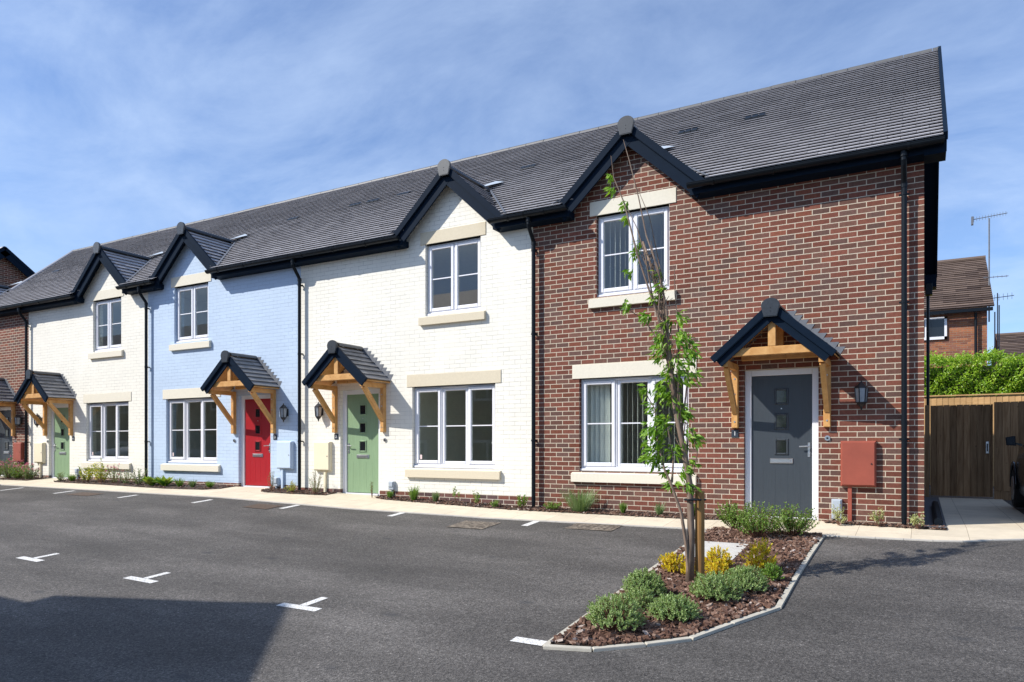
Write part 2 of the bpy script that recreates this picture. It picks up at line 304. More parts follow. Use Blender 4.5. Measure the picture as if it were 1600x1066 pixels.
# ------------------------------------------------------------ mesh helpers
class MB:
    def __init__(s): s.v = []; s.f = []
    def add(s, vs, fs):
        o = len(s.v); s.v += [tuple(v) for v in vs]; s.f += [tuple(i + o for i in f) for f in fs]
    def quad(s, a, b, c, d): s.add((a, b, c, d), ((0, 1, 2, 3),))
    def box(s, x0, x1, y0, y1, z0, z1):
        s.add([(x0,y0,z0),(x1,y0,z0),(x1,y1,z0),(x0,y1,z0),(x0,y0,z1),(x1,y0,z1),(x1,y1,z1),(x0,y1,z1)],
              [(0,3,2,1),(4,5,6,7),(0,1,5,4),(1,2,6,5),(2,3,7,6),(3,0,4,7)])
    def bevbox(s, x0, x1, y0, y1, z0, z1, b=0.006):
        # front-bevelled box (front is -Y)
        s.add([(x0+b,y0,z0+b),(x1-b,y0,z0+b),(x1-b,y0,z1-b),(x0+b,y0,z1-b),
               (x0,y0+b,z0),(x1,y0+b,z0),(x1,y0+b,z1),(x0,y0+b,z1),
               (x0,y1,z0),(x1,y1,z0),(x1,y1,z1),(x0,y1,z1)],
              [(0,1,2,3),(4,5,1,0),(5,6,2,1),(6,7,3,2),(7,4,0,3),(8,9,5,4),(9,10,6,5),(10,11,7,6),(11,8,4,7),(11,10,9,8)])
    def beam(s, p0, p1, wd, ht, up=(0, 0, 1)):
        p0 = Vector(p0); p1 = Vector(p1); d = (p1 - p0).normalized(); u = Vector(up)
        sd = d.cross(u).normalized(); u = sd.cross(d).normalized()
        vs = []
        for p in (p0, p1):
            for a, b in ((-1,-1),(1,-1),(1,1),(-1,1)): vs.append(p + sd * (a * wd / 2) + u * (b * ht / 2))
        s.add(vs, [(0,1,2,3),(7,6,5,4),(0,4,5,1),(1,5,6,2),(2,6,7,3),(3,7,4,0)])
    def prism(s, pts, fn, t0, t1):
        """extrude a 2-D outline; fn(u, v, t) -> point"""
        n = len(pts); vs = [fn(u, v, t0) for u, v in pts] + [fn(u, v, t1) for u, v in pts]
        s.add(vs, [tuple(range(n)), tuple(range(2*n-1, n-1, -1))] + [(i, n+i, n+(i+1) % n, (i+1) % n) for i in range(n)])
    def tube(s, pts, rad, n=8, cap=True):
        pts = [Vector(p) for p in pts]
        if isinstance(rad, (int, float)): rad = [rad] * len(pts)
        prev = None; vs = []
        for i, p in enumerate(pts):
            d = (pts[min(i+1, len(pts)-1)] - pts[max(i-1, 0)]).normalized()
            if prev is None: a = d.orthogonal().normalized()
            else: a = (prev - d * prev.dot(d)).normalized()
            prev = a; b = d.cross(a)
            for j in range(n):
                t = 2 * math.pi * j / n; vs.append(p + (a * math.cos(t) + b * math.sin(t)) * rad[i])
        fs = []
        for i in range(len(pts) - 1):
            for j in range(n): fs.append((i*n+j, i*n+(j+1) % n, (i+1)*n+(j+1) % n, (i+1)*n+j))
        if cap: fs.append(tuple(reversed(range(n)))); fs.append(tuple((len(pts)-1)*n + j for j in range(n)))
        s.add(vs, fs)
    def disc(s, c, axis, r, n=16):
        a = Vector(axis).normalized(); x = a.orthogonal().normalized(); y = a.cross(x); c = Vector(c)
        s.add([c + (x*math.cos(2*math.pi*i/n) + y*math.sin(2*math.pi*i/n))*r for i in range(n)], [tuple(range(n))])
    def leaf(s, c, d, nrm, ln, wd, fold=0.25):
        c = Vector(c); d = Vector(d).normalized(); sd = d.cross(Vector(nrm))
        if sd.length < 1e-4: sd = d.orthogonal()
        sd.normalize(); nn = sd.cross(d)
        a = c; m = c + d*ln*0.45; t = c + d*ln - nn*ln*0.10
        s.add([a, m + sd*wd/2 + nn*wd*fold, t, m - sd*wd/2 + nn*wd*fold, m], [(0,1,4),(1,2,4),(2,3,4),(3,0,4)])
    def build(s, name, mat, parent=None, smooth=False, loc=None):
        me = bpy.data.meshes.new(name); vs = s.v
        if parent is not None:
            o0 = ORG.get(parent.name, (0, 0, 0)); vs = [(x-o0[0], y-o0[1], z-o0[2]) for x, y, z in vs]
        elif loc is not None: vs = [(x-loc[0], y-loc[1], z-loc[2]) for x, y, z in vs]
        me.from_pydata(vs, [], s.f); me.update()
        me.materials.append(M[mat] if isinstance(mat, str) else mat)
        if smooth:
            for p in me.polygons: p.use_smooth = True
        o = bpy.data.objects.new(name, me); COL.objects.link(o)
        if parent is not None: o.parent = parent; ORG[o.name] = ORG.get(parent.name, (0, 0, 0))
        elif loc is not None: o.location = loc; ORG[o.name] = loc
        return o
ORG = {}
def tag(o, label=None, cat=None, group=None, kind=None):
    if label: o['label'] = label
    if cat: o['category'] = cat
    if group: o['group'] = group
    if kind: o['kind'] = kind
    return o
def empty(name, loc, label, cat, group=None):
    o = bpy.data.objects.new(name, None); COL.objects.link(o); o.location = loc; ORG[o.name] = tuple(loc)
    o.empty_display_size = 0.2
    return tag(o, label, cat, group)

# ------------------------------------------------------------ ground
ZP = [(-400, .12), (-20, .12), (-12, .10), (-6, -.03), (400, -.03)]
def Z0(X):
    for (a, b), (c, e) in zip(ZP, ZP[1:]):
        if a <= X <= c: return b + (e - b) * (X - a) / (c - a)
def G(X, Y): return Z0(X) + 0.08 * max(min(Y, 0), -12)
XS = [-400, -60, -20, -12, -6, -3, 0, 3, 60, 400]
mb = MB()
YS = [-400, -60, -12, -9, -6, -3, -1.5, 0, 8, 40, 400]
for x0, x1 in zip(XS, XS[1:]):
    for y0, y1 in zip(YS, YS[1:]):
        mb.quad((x0, y0, G(x0, y0)), (x1, y0, G(x1, y0)), (x1, y1, G(x1, y1)), (x0, y1, G(x0, y1)))
tag(mb.build('car_park', 'asphalt'), 'dark grey tarmac car park in front of the terrace', None, kind='structure')

def drape(mb, poly_fn, x0, x1, n, lift, bottom=None):
    """strip between front(x) and back(x)"""
    for i in range(n):
        a = x0 + (x1-x0)*i/n; b = x0 + (x1-x0)*(i+1)/n
        fa, ba = poly_fn(a); fb, bb = poly_fn(b)
        mb.quad((a, fa, G(a, fa)+lift), (b, fb, G(b, fb)+lift), (b, bb, G(b, bb)+lift), (a, ba, G(a, ba)+lift))
def interp(pts, x):
    if x <= pts[0][0]: return pts[0][1]
    for (a, b), (c, e) in zip(pts, pts[1:]):
        if a <= x <= c: return b + (e-b)*(x-a)/(c-a)
    return pts[-1][1]
EDGE = [(-60, -1.38), (-8.5, -1.33), (-6.5, -1.18), (-2.5, -1.06), (0.3, -0.94), (0.62, -0.74), (1.3, -0.42)]
fe = lambda x: interp(EDGE, x)
mb = MB(); drape(mb, lambda x: (fe(x) + 0.05, 0.02), -44, 0.25, 170, 0.012)
drape(mb, lambda x: (fe(x) + 0.05, 0.0), 0.25, 1.3, 8, 0.012)
mb.quad((0.25, 0, -.018), (1.3, 0, -.018), (1.3, 5.93, -.018), (0.25, 5.93, -.018))
tag(mb.build('pavement', 'paving'), 'cream slab path along the fronts of the terrace', kind='structure')
mb = MB()
for i in range(150):
    a = -44 + i*45.3/150; b = a + 45.3/150 - 0.004
    za, zb = G(a, fe(a)), G(b, fe(b))
    mb.add([(a, fe(a), za-.05), (b, fe(b), zb-.05), (b, fe(b)+.05, zb-.05), (a, fe(a)+.05, za-.05), (a, fe(a), za+.014), (b, fe(b), zb+.014), (b, fe(b)+.05, zb+.017), (a, fe(a)+.05, za+.017)],
           [(4,5,6,7),(0,1,5,4),(1,2,6,5),(2,3,7,6),(3,0,4,7)])
tag(mb.build('pavement_edging', 'edging'), kind='structure')
mb = MB(); mb.quad((0.003, 0.02, -.015), (0.247, 0.02, -.015), (0.247, 5.9, -.015), (0.003, 5.9, -.015))
mb.quad((0.003, -.22, -.008), (0.247, -.22, -.008), (0.247, 0.02, -.008), (0.003, 0.02, -.008))
tag(mb.build('gravel_strip', 'gravel'), kind='structure')

# bark mulch beds
BED = [(-22.0, -20.45, [(-22, -.62), (-20.45, -.58)]), (-19.45, -13.1, [(-19.45, -.35), (-19.2, -.6), (-17, -.62), (-14.6, -.72), (-13.4, -.62), (-13.1, -.4)]),
       (-11.95, -10.12, [(-11.95, -.30), (-11.7, -.50), (-11, -.46), (-10.12, -.34)]), (-8.98, -2.32, [(-8.98, -.2), (-8.7, -.31), (-5.5, -.38), (-2.9, -.39), (-2.32, -.28)]),
       (-1.18, 0.25, [(-1.18, -.14), (-.6, -.2), (0.25, -.26)])]
soil = MB(); chips = MB()
def chip(mb, x, y, z, s, tiltmax=0.6):
    a = random.uniform(0, math.pi); L = s*random.uniform(.7, 1.5); W = s*random.uniform(.3, .6); T = s*.14
    t = random.uniform(-tiltmax, tiltmax); t2 = random.uniform(-tiltmax, tiltmax)
    d = Vector((math.cos(a), math.sin(a), math.sin(t))).normalized(); n = Vector((random.uniform(-.4, .4), t2*.6, 1)).normalized()
    sd = d.cross(n).normalized(); n = sd.cross(d); c = Vector((x, y, z + s*.18))
    k1 = random.uniform(.5, 1); k2 = random.uniform(.5, 1)
    top = [c - d*L/2 - sd*W/2*k1 + n*T, c + d*L/2 - sd*W/2*k2 + n*T, c + d*L/2*k1 + sd*W/2 + n*T, c - d*L/2*k2 + sd*W/2 + n*T]
    bot = [p - n*T*2 for p in top]
    mb.add(top + bot, [(0,1,2,3),(0,4,5,1),(1,5,6,2),(2,6,7,3),(3,7,4,0)])
for x0, x1, fr_ in BED:
    drape(soil, lambda x: (interp(fr_, x), -0.002), x0, x1, max(4, int((x1-x0)/.15)), 0.022)
    dens = 520 if x0 > -10 else (330 if x0 > -14 else 190)
    n = int((x1-x0)*dens*.42)
    for _ in range(n):
        x = random.uniform(x0, x1); f = interp(fr_, x); y = random.uniform(f-.015, -.01)
        chip(chips, x, y, G(x, y)+.02, random.uniform(.022, .050))
ISL = [(-2.46,-5.84),(-2.13,-5.76),(-1.83,-5.52),(-1.57,-5.28),(-1.38,-4.84),(-1.12,-4.27),(-1.13,-3.46),(-1.13,-2.51),(-1.13,-1.93),(-1.10,-1.00),(-2.46,-1.04)]
soil.add([(x, y, G(x, y)+.02) for x, y in ISL], [tuple(range(len(ISL)))])
def inside(px, py, poly):
    c = False; j = len(poly)-1
    for i in range(len(poly)):
        xi, yi = poly[i]; xj, yj = poly[j]
        if (yi > py) != (yj > py) and px < (xj-xi)*(py-yi)/(yj-yi)+xi: c = not c
        j = i
    return c
SLAB = [(-2.39,-1.93),(-1.80,-1.93),(-1.80,-2.80),(-2.39,-2.80)]
cnt = 0
while cnt < 7200:
    x = random.uniform(-2.46, -1.1); y = random.uniform(-5.86, -.98)
    if not inside(x, y, ISL): continue
    if inside(x, y, SLAB) and random.random() > (0.10 if x > -1.93 else 0.004): continue
    cnt += 1; chip(chips, x, y, G(x, y)+.022, random.uniform(.028, .074))
tag(soil.build('soil', 'soil'), kind='structure')
tag(chips.build('bark_mulch', 'chip'), 'brown bark chippings covering the planting beds', 'mulch', kind='stuff')

# island kerb: one thing made of concrete lengths
def kerb_run(mb, pts, wd, h, seg=0.9):
    for (xa, ya), (xb, yb) in zip(pts, pts[1:]):
        L = math.hypot(xb-xa, yb-ya); n = max(1, round(L/seg)); dx_, dy_ = (xb-xa)/L, (yb-ya)/L; nx, ny = -dy_, dx_
        for i in range(n):
            t0 = L*i/n + .003; t1 = L*(i+1)/n - .003
            P = []
            for t in (t0, t1):
                for sgn in (-1, 1):
                    x = xa + dx_*t + nx*sgn*wd/2; y = ya + dy_*t + ny*sgn*wd/2; P.append((x, y))
            a, b, c, e = P[0], P[1], P[3], P[2]
            b_ = 0.006
            vs = [(p[0], p[1], G(*p)-.08) for p in (a, b, c, e)] + [(p[0], p[1], G(*p)+h-b_) for p in (a, b, c, e)]
            cx_ = sum(p[0] for p in (a,b,c,e))/4; cy_ = sum(p[1] for p in (a,b,c,e))/4
            top = []
            for p in (a, b, c, e):
                vx, vy = cx_-p[0], cy_-p[1]; l = math.hypot(vx, vy); q = (p[0]+vx/l*b_*1.4, p[1]+vy/l*b_*1.4); top.append((q[0], q[1], G(*q)+h))
            mb.add(vs+top, [(0,1,5,4),(1,2,6,5),(2,3,7,6),(3,0,4,7),(4,5,9,8),(5,6,10,9),(6,7,11,10),(7,4,8,11),(8,9,10,11)])
mb = MB(); kerb_run(mb, [(-2.49,-5.90),(-2.13,-5.81),(-1.81,-5.56),(-1.54,-5.31),(-1.34,-4.84),(-1.08,-4.27),(-1.095,-3.3),(-1.10,-2.4),(-1.09,-1.0)], .048, .024, 0.9)
kerb_run(mb, [(-2.485,-5.88),(-2.505,-3.5),(-2.50,-1.12)], .048, .018, 1.0)
tag(mb.build('kerb', 'kerb', loc=(-1.8, -3.4, G(-1.8, -3.4))), 'low concrete kerb edging round the tree island in the car park', 'kerb')
mb = MB(); mb.prism(SLAB, lambda u, v, t: (u, v, G(u, v)+t), -.02, .040)
tag(mb.build('paving_slab', 'slab', loc=(-2.1, -2.36, G(-2.1, -2.36))), 'pale concrete slab half covered by bark behind the tree trunk', 'slab')

# parking bay markings
mk = MB()
def rect(x0, x1, y0, y1):
    mk.quad((x0, y0, G(x0, y0)+.004), (x1, y0, G(x1, y0)+.004), (x1, y1, G(x1, y1)+.004), (x0, y1, G(x0, y1)+.004))
for cx_ in (-9.79, -7.52, -5.10): rect(cx_-.25, cx_+.25, -5.89, -5.79); rect(cx_-.045, cx_+.045, -5.785, -5.50)
rect(-2.80, -2.52, -5.87, -5.76)
rect(-12.25, -11.75, -5.93, -5.83)
for cx_, ya, yb in ((-18.75, -2.0, -1.5), (-16.6, -1.95, -1.5), (-14.22, -1.96, -1.55), (-11.88, -1.97, -1.55), (-9.77, -1.77, -1.36), (-7.49, -1.60, -1.20), (-5.05, -1.53, -1.12)): rect(cx_-.055, cx_+.055, ya, yb)
tag(mk.build('bay_marking', 'paint'), 'white painted T marks dividing the parking bays', kind='structure')

def cover(x0, x1, y0, y1, mat, label):
    mb = MB(); z = lambda x, y: G(x, y)
    mb.quad((x0, y0, z(x0, y0)+.005), (x1, y0, z(x1, y0)+.005), (x1, y1, z(x1, y1)+.005), (x0, y1, z(x0, y1)+.005))
    t = .02
    for a, b, c, e in ((x0-t, x0, y0-t, y1+t), (x1, x1+t, y0-t, y1+t), (x0, x1, y0-t, y0), (x0, x1, y1, y1+t)):
        mb.quad((a, c, z(a, c)+.008), (b, c, z(b, c)+.008), (b, e, z(b, e)+.008), (a, e, z(a, e)+.008))
    n = 7
    for i in range(n):
        for jx in range(n):
            cx_ = x0 + (i+.5)*(x1-x0)/n; cy_ = y0 + (jx+.5)*(y1-y0)/n; d_ = .028
            zz = z(cx_, cy_)+.011
            sgn = 1 if (i+jx) % 2 else -1
            mb.add([(cx_-d_, cy_-sgn*d_, zz), (cx_-d_+.014, cy_-sgn*d_-.01, zz), (cx_+d_+.007, cy_+sgn*d_-.005, zz), (cx_+d_-.007, cy_+sgn*d_+.005, zz)], [(0,1,2,3)])
    tag(mb.build('manhole_cover', mat, loc=((x0+x1)/2, (y0+y1)/2, z((x0+x1)/2, (y0+y1)/2))), label, 'manhole cover', 'manhole covers in the car park')
cover(-6.10, -5.52, -1.95, -1.45, 'cover', 'square gritty manhole cover in front of the cream house by the red brick house')
cover(-4.38, -3.72, -1.52, -1.12, 'cover', 'square manhole cover in front of the nearest red brick house window')
cover(-10.55, -9.97, -1.92, -1.56, 'cover_rust', 'rusty brown manhole cover in front of the red door')
cover(-16.05, -15.25, -1.98, -1.64, 'cover_rust', 'far brown manhole cover in front of the blue house window')

# ------------------------------------------------------------ house building
PITCH = math.atan(0.722); CP, SP = math.cos(PITCH), math.sin(PITCH)
EY, EZ = -0.30, 4.86
RY = 4.0; RZ = EZ + 0.722*(RY-EY)
def main_z(y): return EZ + 0.722*(y-EY)
def tile_field(mb, p0, udir, ulen, sdir, slen, nrm, gauge=0.149, tw=0.33, thick=0.036, keep=None, jit=0.0014, clip=None):
    p0 = Vector(p0); u = Vector(udir).normalized(); s = Vector(sdir).normalized(); n = Vector(nrm).normalized()
    rows = int(round(slen/gauge)); g = slen/rows
    for r in range(rows):
        off = (r % 2)*0.5*tw + (r*0.37 % 1)*0.03
        c = -1
        while True:
            a = max(0 if clip is None else max(0, clip(p0 + s*(r+.5)*g)), c*tw+off+.002); b = min(ulen, (c+1)*tw+off-.002); c += 1
            if a >= ulen: break
            if b <= a+.01: continue
            mid = p0 + u*(a+b)/2 + s*(r+.5)*g
            if keep and not keep(mid): continue
            h = thick + random.uniform(-jit, jit); t = random.uniform(-jit, jit)*.6; e = random.uniform(-.003, .003)
            q0 = p0 + u*a + s*(r*g+e); q1 = p0 + u*b + s*(r*g+e); ov = .05 if r < rows-1 else 0.0; q2 = p0 + u*b + s*((r+1)*g+ov); q3 = p0 + u*a + s*((r+1)*g+ov)
            mb.add([q0+n*(h+t), q1+n*(h-t), q2-n*.006, q3-n*.006, q0+n*(h-.015), q1+n*(h-.015), q1+n*(h-.017)+s*.06, q0+n*(h-.017)+s*.06], [(0,1,2,3),(4,5,1,0),(7,6,5,4)])
def slab_roof(mb, pts): mb.add(pts, [tuple(range(len(pts)))])

def wall_panel(mb, x0, x1, z0, z1, holes, y=0.0, depth=0.26):
    xs = sorted({x0, x1, *[h[0] for h in holes], *[h[1] for h in holes]}); zs = sorted({z0, z1, *[min(max(h[2], z0), z1) for h in holes], *[min(max(h[3], z0), z1) for h in holes]})
    for a, b in zip(xs, xs[1:]):
        for c, d in zip(zs, zs[1:]):
            mx_, mz = (a+b)/2, (c+d)/2
            if any(h[0] < mx_ < h[1] and h[2] < mz < h[3] for h in holes): continue
            mb.quad((a, y, c), (b, y, c), (b, y, d), (a, y, d))
    for h0, h1, h2, h3 in holes:
        c, d = max(h2, z0), min(h3, z1)
        if d <= c: continue
        mb.quad((h0, y, c), (h0, y, d), (h0, y+depth, d), (h0, y+depth, c)); mb.quad((h1, y, d), (h1, y, c), (h1, y+depth, c), (h1, y+depth, d))
        if h3 <= z1: mb.quad((h0, y, d), (h1, y, d), (h1, y+depth, d), (h0, y+depth, d))
        if h2 >= z0: mb.quad((h1, y, c), (h0, y, c), (h0, y+depth, c), (h1, y+depth, c))

def window(house, cx, w_, z0, z1, n, blinds=None, sticker=False, handle=None):
    x0, x1 = cx-w_/2, cx+w_/2; yf = 0.075
    mb = MB(); o = 0.035
    mb.bevbox(x0+.004, x0+.004+o, yf, yf+.07, z0+.045, z1-.004); mb.bevbox(x1-.004-o, x1-.004, yf, yf+.07, z0+.045, z1-.004)
    mb.bevbox(x0+.004+o, x1-.004-o, yf, yf+.07, z1-.004-o, z1-.004); mb.bevbox(x0+.004+o, x1-.004-o, yf, yf+.07, z0+.045, z0+.045+o)
    lw = (w_-.008-2*o)/n
    for i in range(1, n): xx = x0+.004+o+lw*i; mb.bevbox(xx-.012, xx+.012, yf, yf+.07, z0+.045+o, z1-.004-o)
    mb.bevbox(x0+.002, x1-.002, yf-.045, yf+.07, z0+.006, z0+.044, .008)
    win = mb.build('window', 'upvc', house)
    for i in range(n):
        a = x0+.004+o+lw*i + (.013 if i else .001); b = x0+.004+o+lw*(i+1) - (.013 if i < n-1 else .001)
        c, d = z0+.045+o+.001, z1-.004-o-.001; opener = (n == 2 or i != 1); yy = yf-.018 if opener else yf+.010; t = .062 if opener else .050
        s_ = MB()
        if opener:   # bead step round an opening sash
            pass
        s_.bevbox(a, a+t, yy, yy+.055, c, d, .010); s_.bevbox(b-t, b, yy, yy+.055, c, d, .010)
        s_.bevbox(a+t, b-t, yy, yy+.055, d-t, d, .010); s_.bevbox(a+t, b-t, yy, yy+.055, c, c+t, .010)
        if opener: s_.box(a+.01, b-.01, yy-.004, yy, d-.020, d-.010)
        s_.build('sash', 'upvc', win)
        g = MB(); g.quad((a+t-.002, yy+.030, c+t-.002), (b-t+.002, yy+.030, c+t-.002), (b-t+.002, yy+.030, d-t+.002), (a+t-.002, yy+.030, d-t+.002)); g.build('pane', 'glass', win)
        bar = MB(); zb = (c+d)/2; bar.box(a+t-.001, b-t+.001, yy+.020, yy+.028, zb-.0095, zb+.0095); bar.build('glazing_bar', 'upvc', win)
        if sticker and i == 0:
            s2 = MB(); s2.box(a+t+.012, a+t+.06, yy+.026, yy+.029, c+t+.02, c+t+.10); s2.build('sticker', 'sticker', win)
        if handle == i:
            h = MB(); h.beam((b-t/2-.02, yf+.10, zb-.33), (b-t/2-.02, yf+.10, zb-.18), .018, .018); h.beam((b-t/2-.02, yf+.10, zb-.30), (b-t/2-.12, yf+.115, zb-.31), .016, .014); h.build('handle', 'upvc', win)
    if blinds == 'v':
        vb = MB(); nb_ = int((w_-.1)/.085)
        for i in range(nb_):
            xx = x0+.06+i*.085; packed = w_ > 1.5 and i < 5
            ang = R((40 if packed else 104) + random.uniform(-5, 5)); hw = .042
            d_ = (math.cos(ang)*hw, math.sin(ang)*hw)
            vb.quad((xx-d_[0], .24-d_[1], z0+.10), (xx+d_[0], .24+d_[1], z0+.10), (xx+d_[0], .24+d_[1], z1-.06), (xx-d_[0], .24-d_[1], z1-.06))
        vb.box(x0+.03, x1-.03, .22, .26, z1-.06, z1-.02)
        vb.build('vertical_blind', 'blind', house)
    return win

def stonework(house, cx, lw_, zb, zt, sb, st, mat):
    mb = MB(); mb.bevbox(cx-lw_/2, cx+lw_/2, -.012, .14, zb, zt, .004); mb.build('lintel', mat, house)
    mb = MB(); mb.prism([(-.065, sb), (-.065, st-.035), (.06, st), (.14, st), (.14, sb)], lambda u, v, t: (t, u, v), cx-lw_/2, cx+lw_/2)
    mb.build('window_sill', mat, house)

def text_mesh(house, txt, x, y, z, size, mat='numwhite'):
    cu = bpy.data.curves.new('digit', 'FONT'); cu.body = txt; cu.size = size; cu.extrude = .0015; cu.align_x = 'CENTER'; cu.align_y = 'CENTER'
    o = bpy.data.objects.new('tmp', cu); COL.objects.link(o)
    dg = bpy.context.evaluated_depsgraph_get(); me = bpy.data.meshes.new_from_object(o.evaluated_get(dg)); bpy.data.objects.remove(o)
    m = MB(); m.add([(x+v.co.x, y-v.co.z, z+v.co.y) for v in me.vertices], [tuple(p.vertices) for p in me.polygons])
    return m.build('digit', mat, house)

def end_cap(mb, cx, y, z, s):
    """rounded ridge-end disc, wide at the top and tapering below"""
    pts = []
    for i in range(11):
        a = math.pi*i/10; pts.append((math.cos(a)*.135*s, math.sin(a)*.115*s))
    pts += [(-.125*s, -.05*s), (-.095*s, -.165*s), (.095*s, -.165*s), (.125*s, -.05*s)]
    pts = pts[::-1]
    mb.prism(pts, lambda u, v, t: (cx+u, t, z+v), y, y+.035)
    mb.prism([(u*.93, v*.93) for u, v in pts], lambda u, v, t: (cx+u, t, z+v), y-.004, y-.0002)
    for zz in (-.03, -.08): mb.tube([(cx, y-.004, z+zz*s), (cx, y-.008, z+zz*s)], .007, 6)

def porch(house, cx, zb=2.22):
    pr = MB(); z_t = 2.90; hw = .775; yf = -.70
    sl = Vector((hw, 0, -(z_t-2.225))).normalized(); L = math.hypot(hw, z_t-2.225); nR = Vector((-sl.z, 0, sl.x)); nL = Vector((sl.z, 0, sl.x))
    tl = MB()
    tile_field(tl, (cx+hw, yf+.02, 2.225), (0, 1, 0), -yf-.02, (-sl.x, 0, -sl.z), L-.05, nR, .148, .30, .024, jit=.003)
    tile_field(tl, (cx-hw, yf+.02, 2.225), (0, 1, 0), -yf-.02, (sl.x, 0, -sl.z), L-.05, nL, .148, .30, .024, jit=.003)
    roof = tl.build('porch_roof', 'tile_porch', house)
    sf = MB()
    for sg in (-1, 1):
        a = Vector((cx, 0, z_t-.035)); b = Vector((cx+sg*(hw-.01), 0, 2.225-.028))
        sf.add([(a.x, yf+.03, a.z), (b.x, yf+.03, b.z), (b.x, 0, b.z), (a.x, 0, a.z), (a.x, yf+.03, a.z+.012), (b.x, yf+.03, b.z+.012), (b.x, 0, b.z+.012), (a.x, 0, a.z+.012)],
               [(0,1,2,3),(7,6,5,4),(0,4,5,1),(1,5,6,2),(3,2,6,7)])
    sf.build('soffit_boards', 'timber', roof)
    rt = MB(); n = 16
    prev = None
    for seg_ in ((yf+.03, -.36), (-.355, 0.0)):
        vs = []
        for y in seg_:
            for i in range(9):
                a = math.pi*i/8; vs.append((cx+math.cos(a)*.105, y, z_t-.03+math.sin(a)*.075))
        rt.add(vs, [(i, i+1, 10+i, 9+i) for i in range(8)])
    rt.build('ridge_tile', 'ridge', roof, smooth=True)
    bb = MB()
    for sg in (-1, 1):
        a = Vector((cx, yf-.012, z_t+.012)); b = Vector((cx+sg*(hw+.02), yf-.012, 2.225+.012-.018)); d = (b-a).normalized(); nn = Vector((d.z*-sg, 0, d.x*sg))
        if nn.z < 0: nn = -nn
        a = a + Vector((0, .0015*sg, 0)); b = b + Vector((0, .0015*sg, 0))
        bb.beam(a-nn*.030-d*.011, b-nn*.030, .045, .085, up=nn)             # dry verge
        bb.beam(a-nn*.115+Vector((0, .030, 0))+d*.0435, b-nn*.115+Vector((0, .030, 0))-d*.03, .030, .13, up=nn)   # barge board
        bb.beam(a-nn*.076+Vector((0, -.004, 0))+d*.061, b-nn*.076+Vector((0, -.004, 0)), .030, .012, up=nn)
    bb.build('barge_board', 'navy', roof)
    ec = MB(); end_cap(ec, cx, yf-.065, z_t-.030, .88); ec.build('ridge_end_cap', 'cap', roof)
    tm = MB(); P = .615; sgs = (-1, 1)
    for sg in sgs:
        x = cx+sg*P
        tm.bevbox(x-.045, x+.045, -.075, 0, 1.27, 2.16, .008)
        tm.beam((x, -.0, 2.145), (x, yf+.05, 2.145), .075, .085)
        tm.beam((x, -.055, 1.50), (x, yf+.12, 2.10), .065, .085, up=(0, -1, 1))
    tm.bevbox(cx-.60, cx+.60, yf+.045, yf+.115, 2.235, 2.345, .006)
    tm.bevbox(cx-.52, cx+.52, -.075, 0, 2.235, 2.345, .006)
    tm.bevbox(cx-.05, cx+.05, yf+.045, yf+.10, 2.346, 2.78, .005)
    tm.bevbox(cx-.05, cx+.05, -.07, 0, 2.346, 2.80, .005)
    pf = tm.build('porch_frame', 'timber', house)
    for sg in sgs:
        for z in (1.36, 1.76, 1.98): bt = MB(); bt.tube([(cx+sg*P, -.073, z), (cx+sg*P, -.081, z)], .012, 8); bt.build('bolt', 'steel', pf)
    ld = MB(); N = 9; sx0 = .06; dx_ = (hw-.02-sx0)/N; dz = (z_t-2.22)*(1-sx0/hw)/N
    for i in range(N):
        xa = sx0+i*dx_; za = z_t+.01-(z_t-2.22)*xa/hw; yy = -.004-.003*(i % 2)
        for sg in (1, -1):
            ld.add([(cx+sg*(xa-.05), yy, za-.06), (cx+sg*(xa+dx_), yy, za-dz-.02), (cx+sg*(xa+dx_+.085), yy, za+.045), (cx+sg*(xa+.015), yy, za+.05)], [(0,1,2,3)])
    ld.build('stepped_flashing', 'lead', roof)

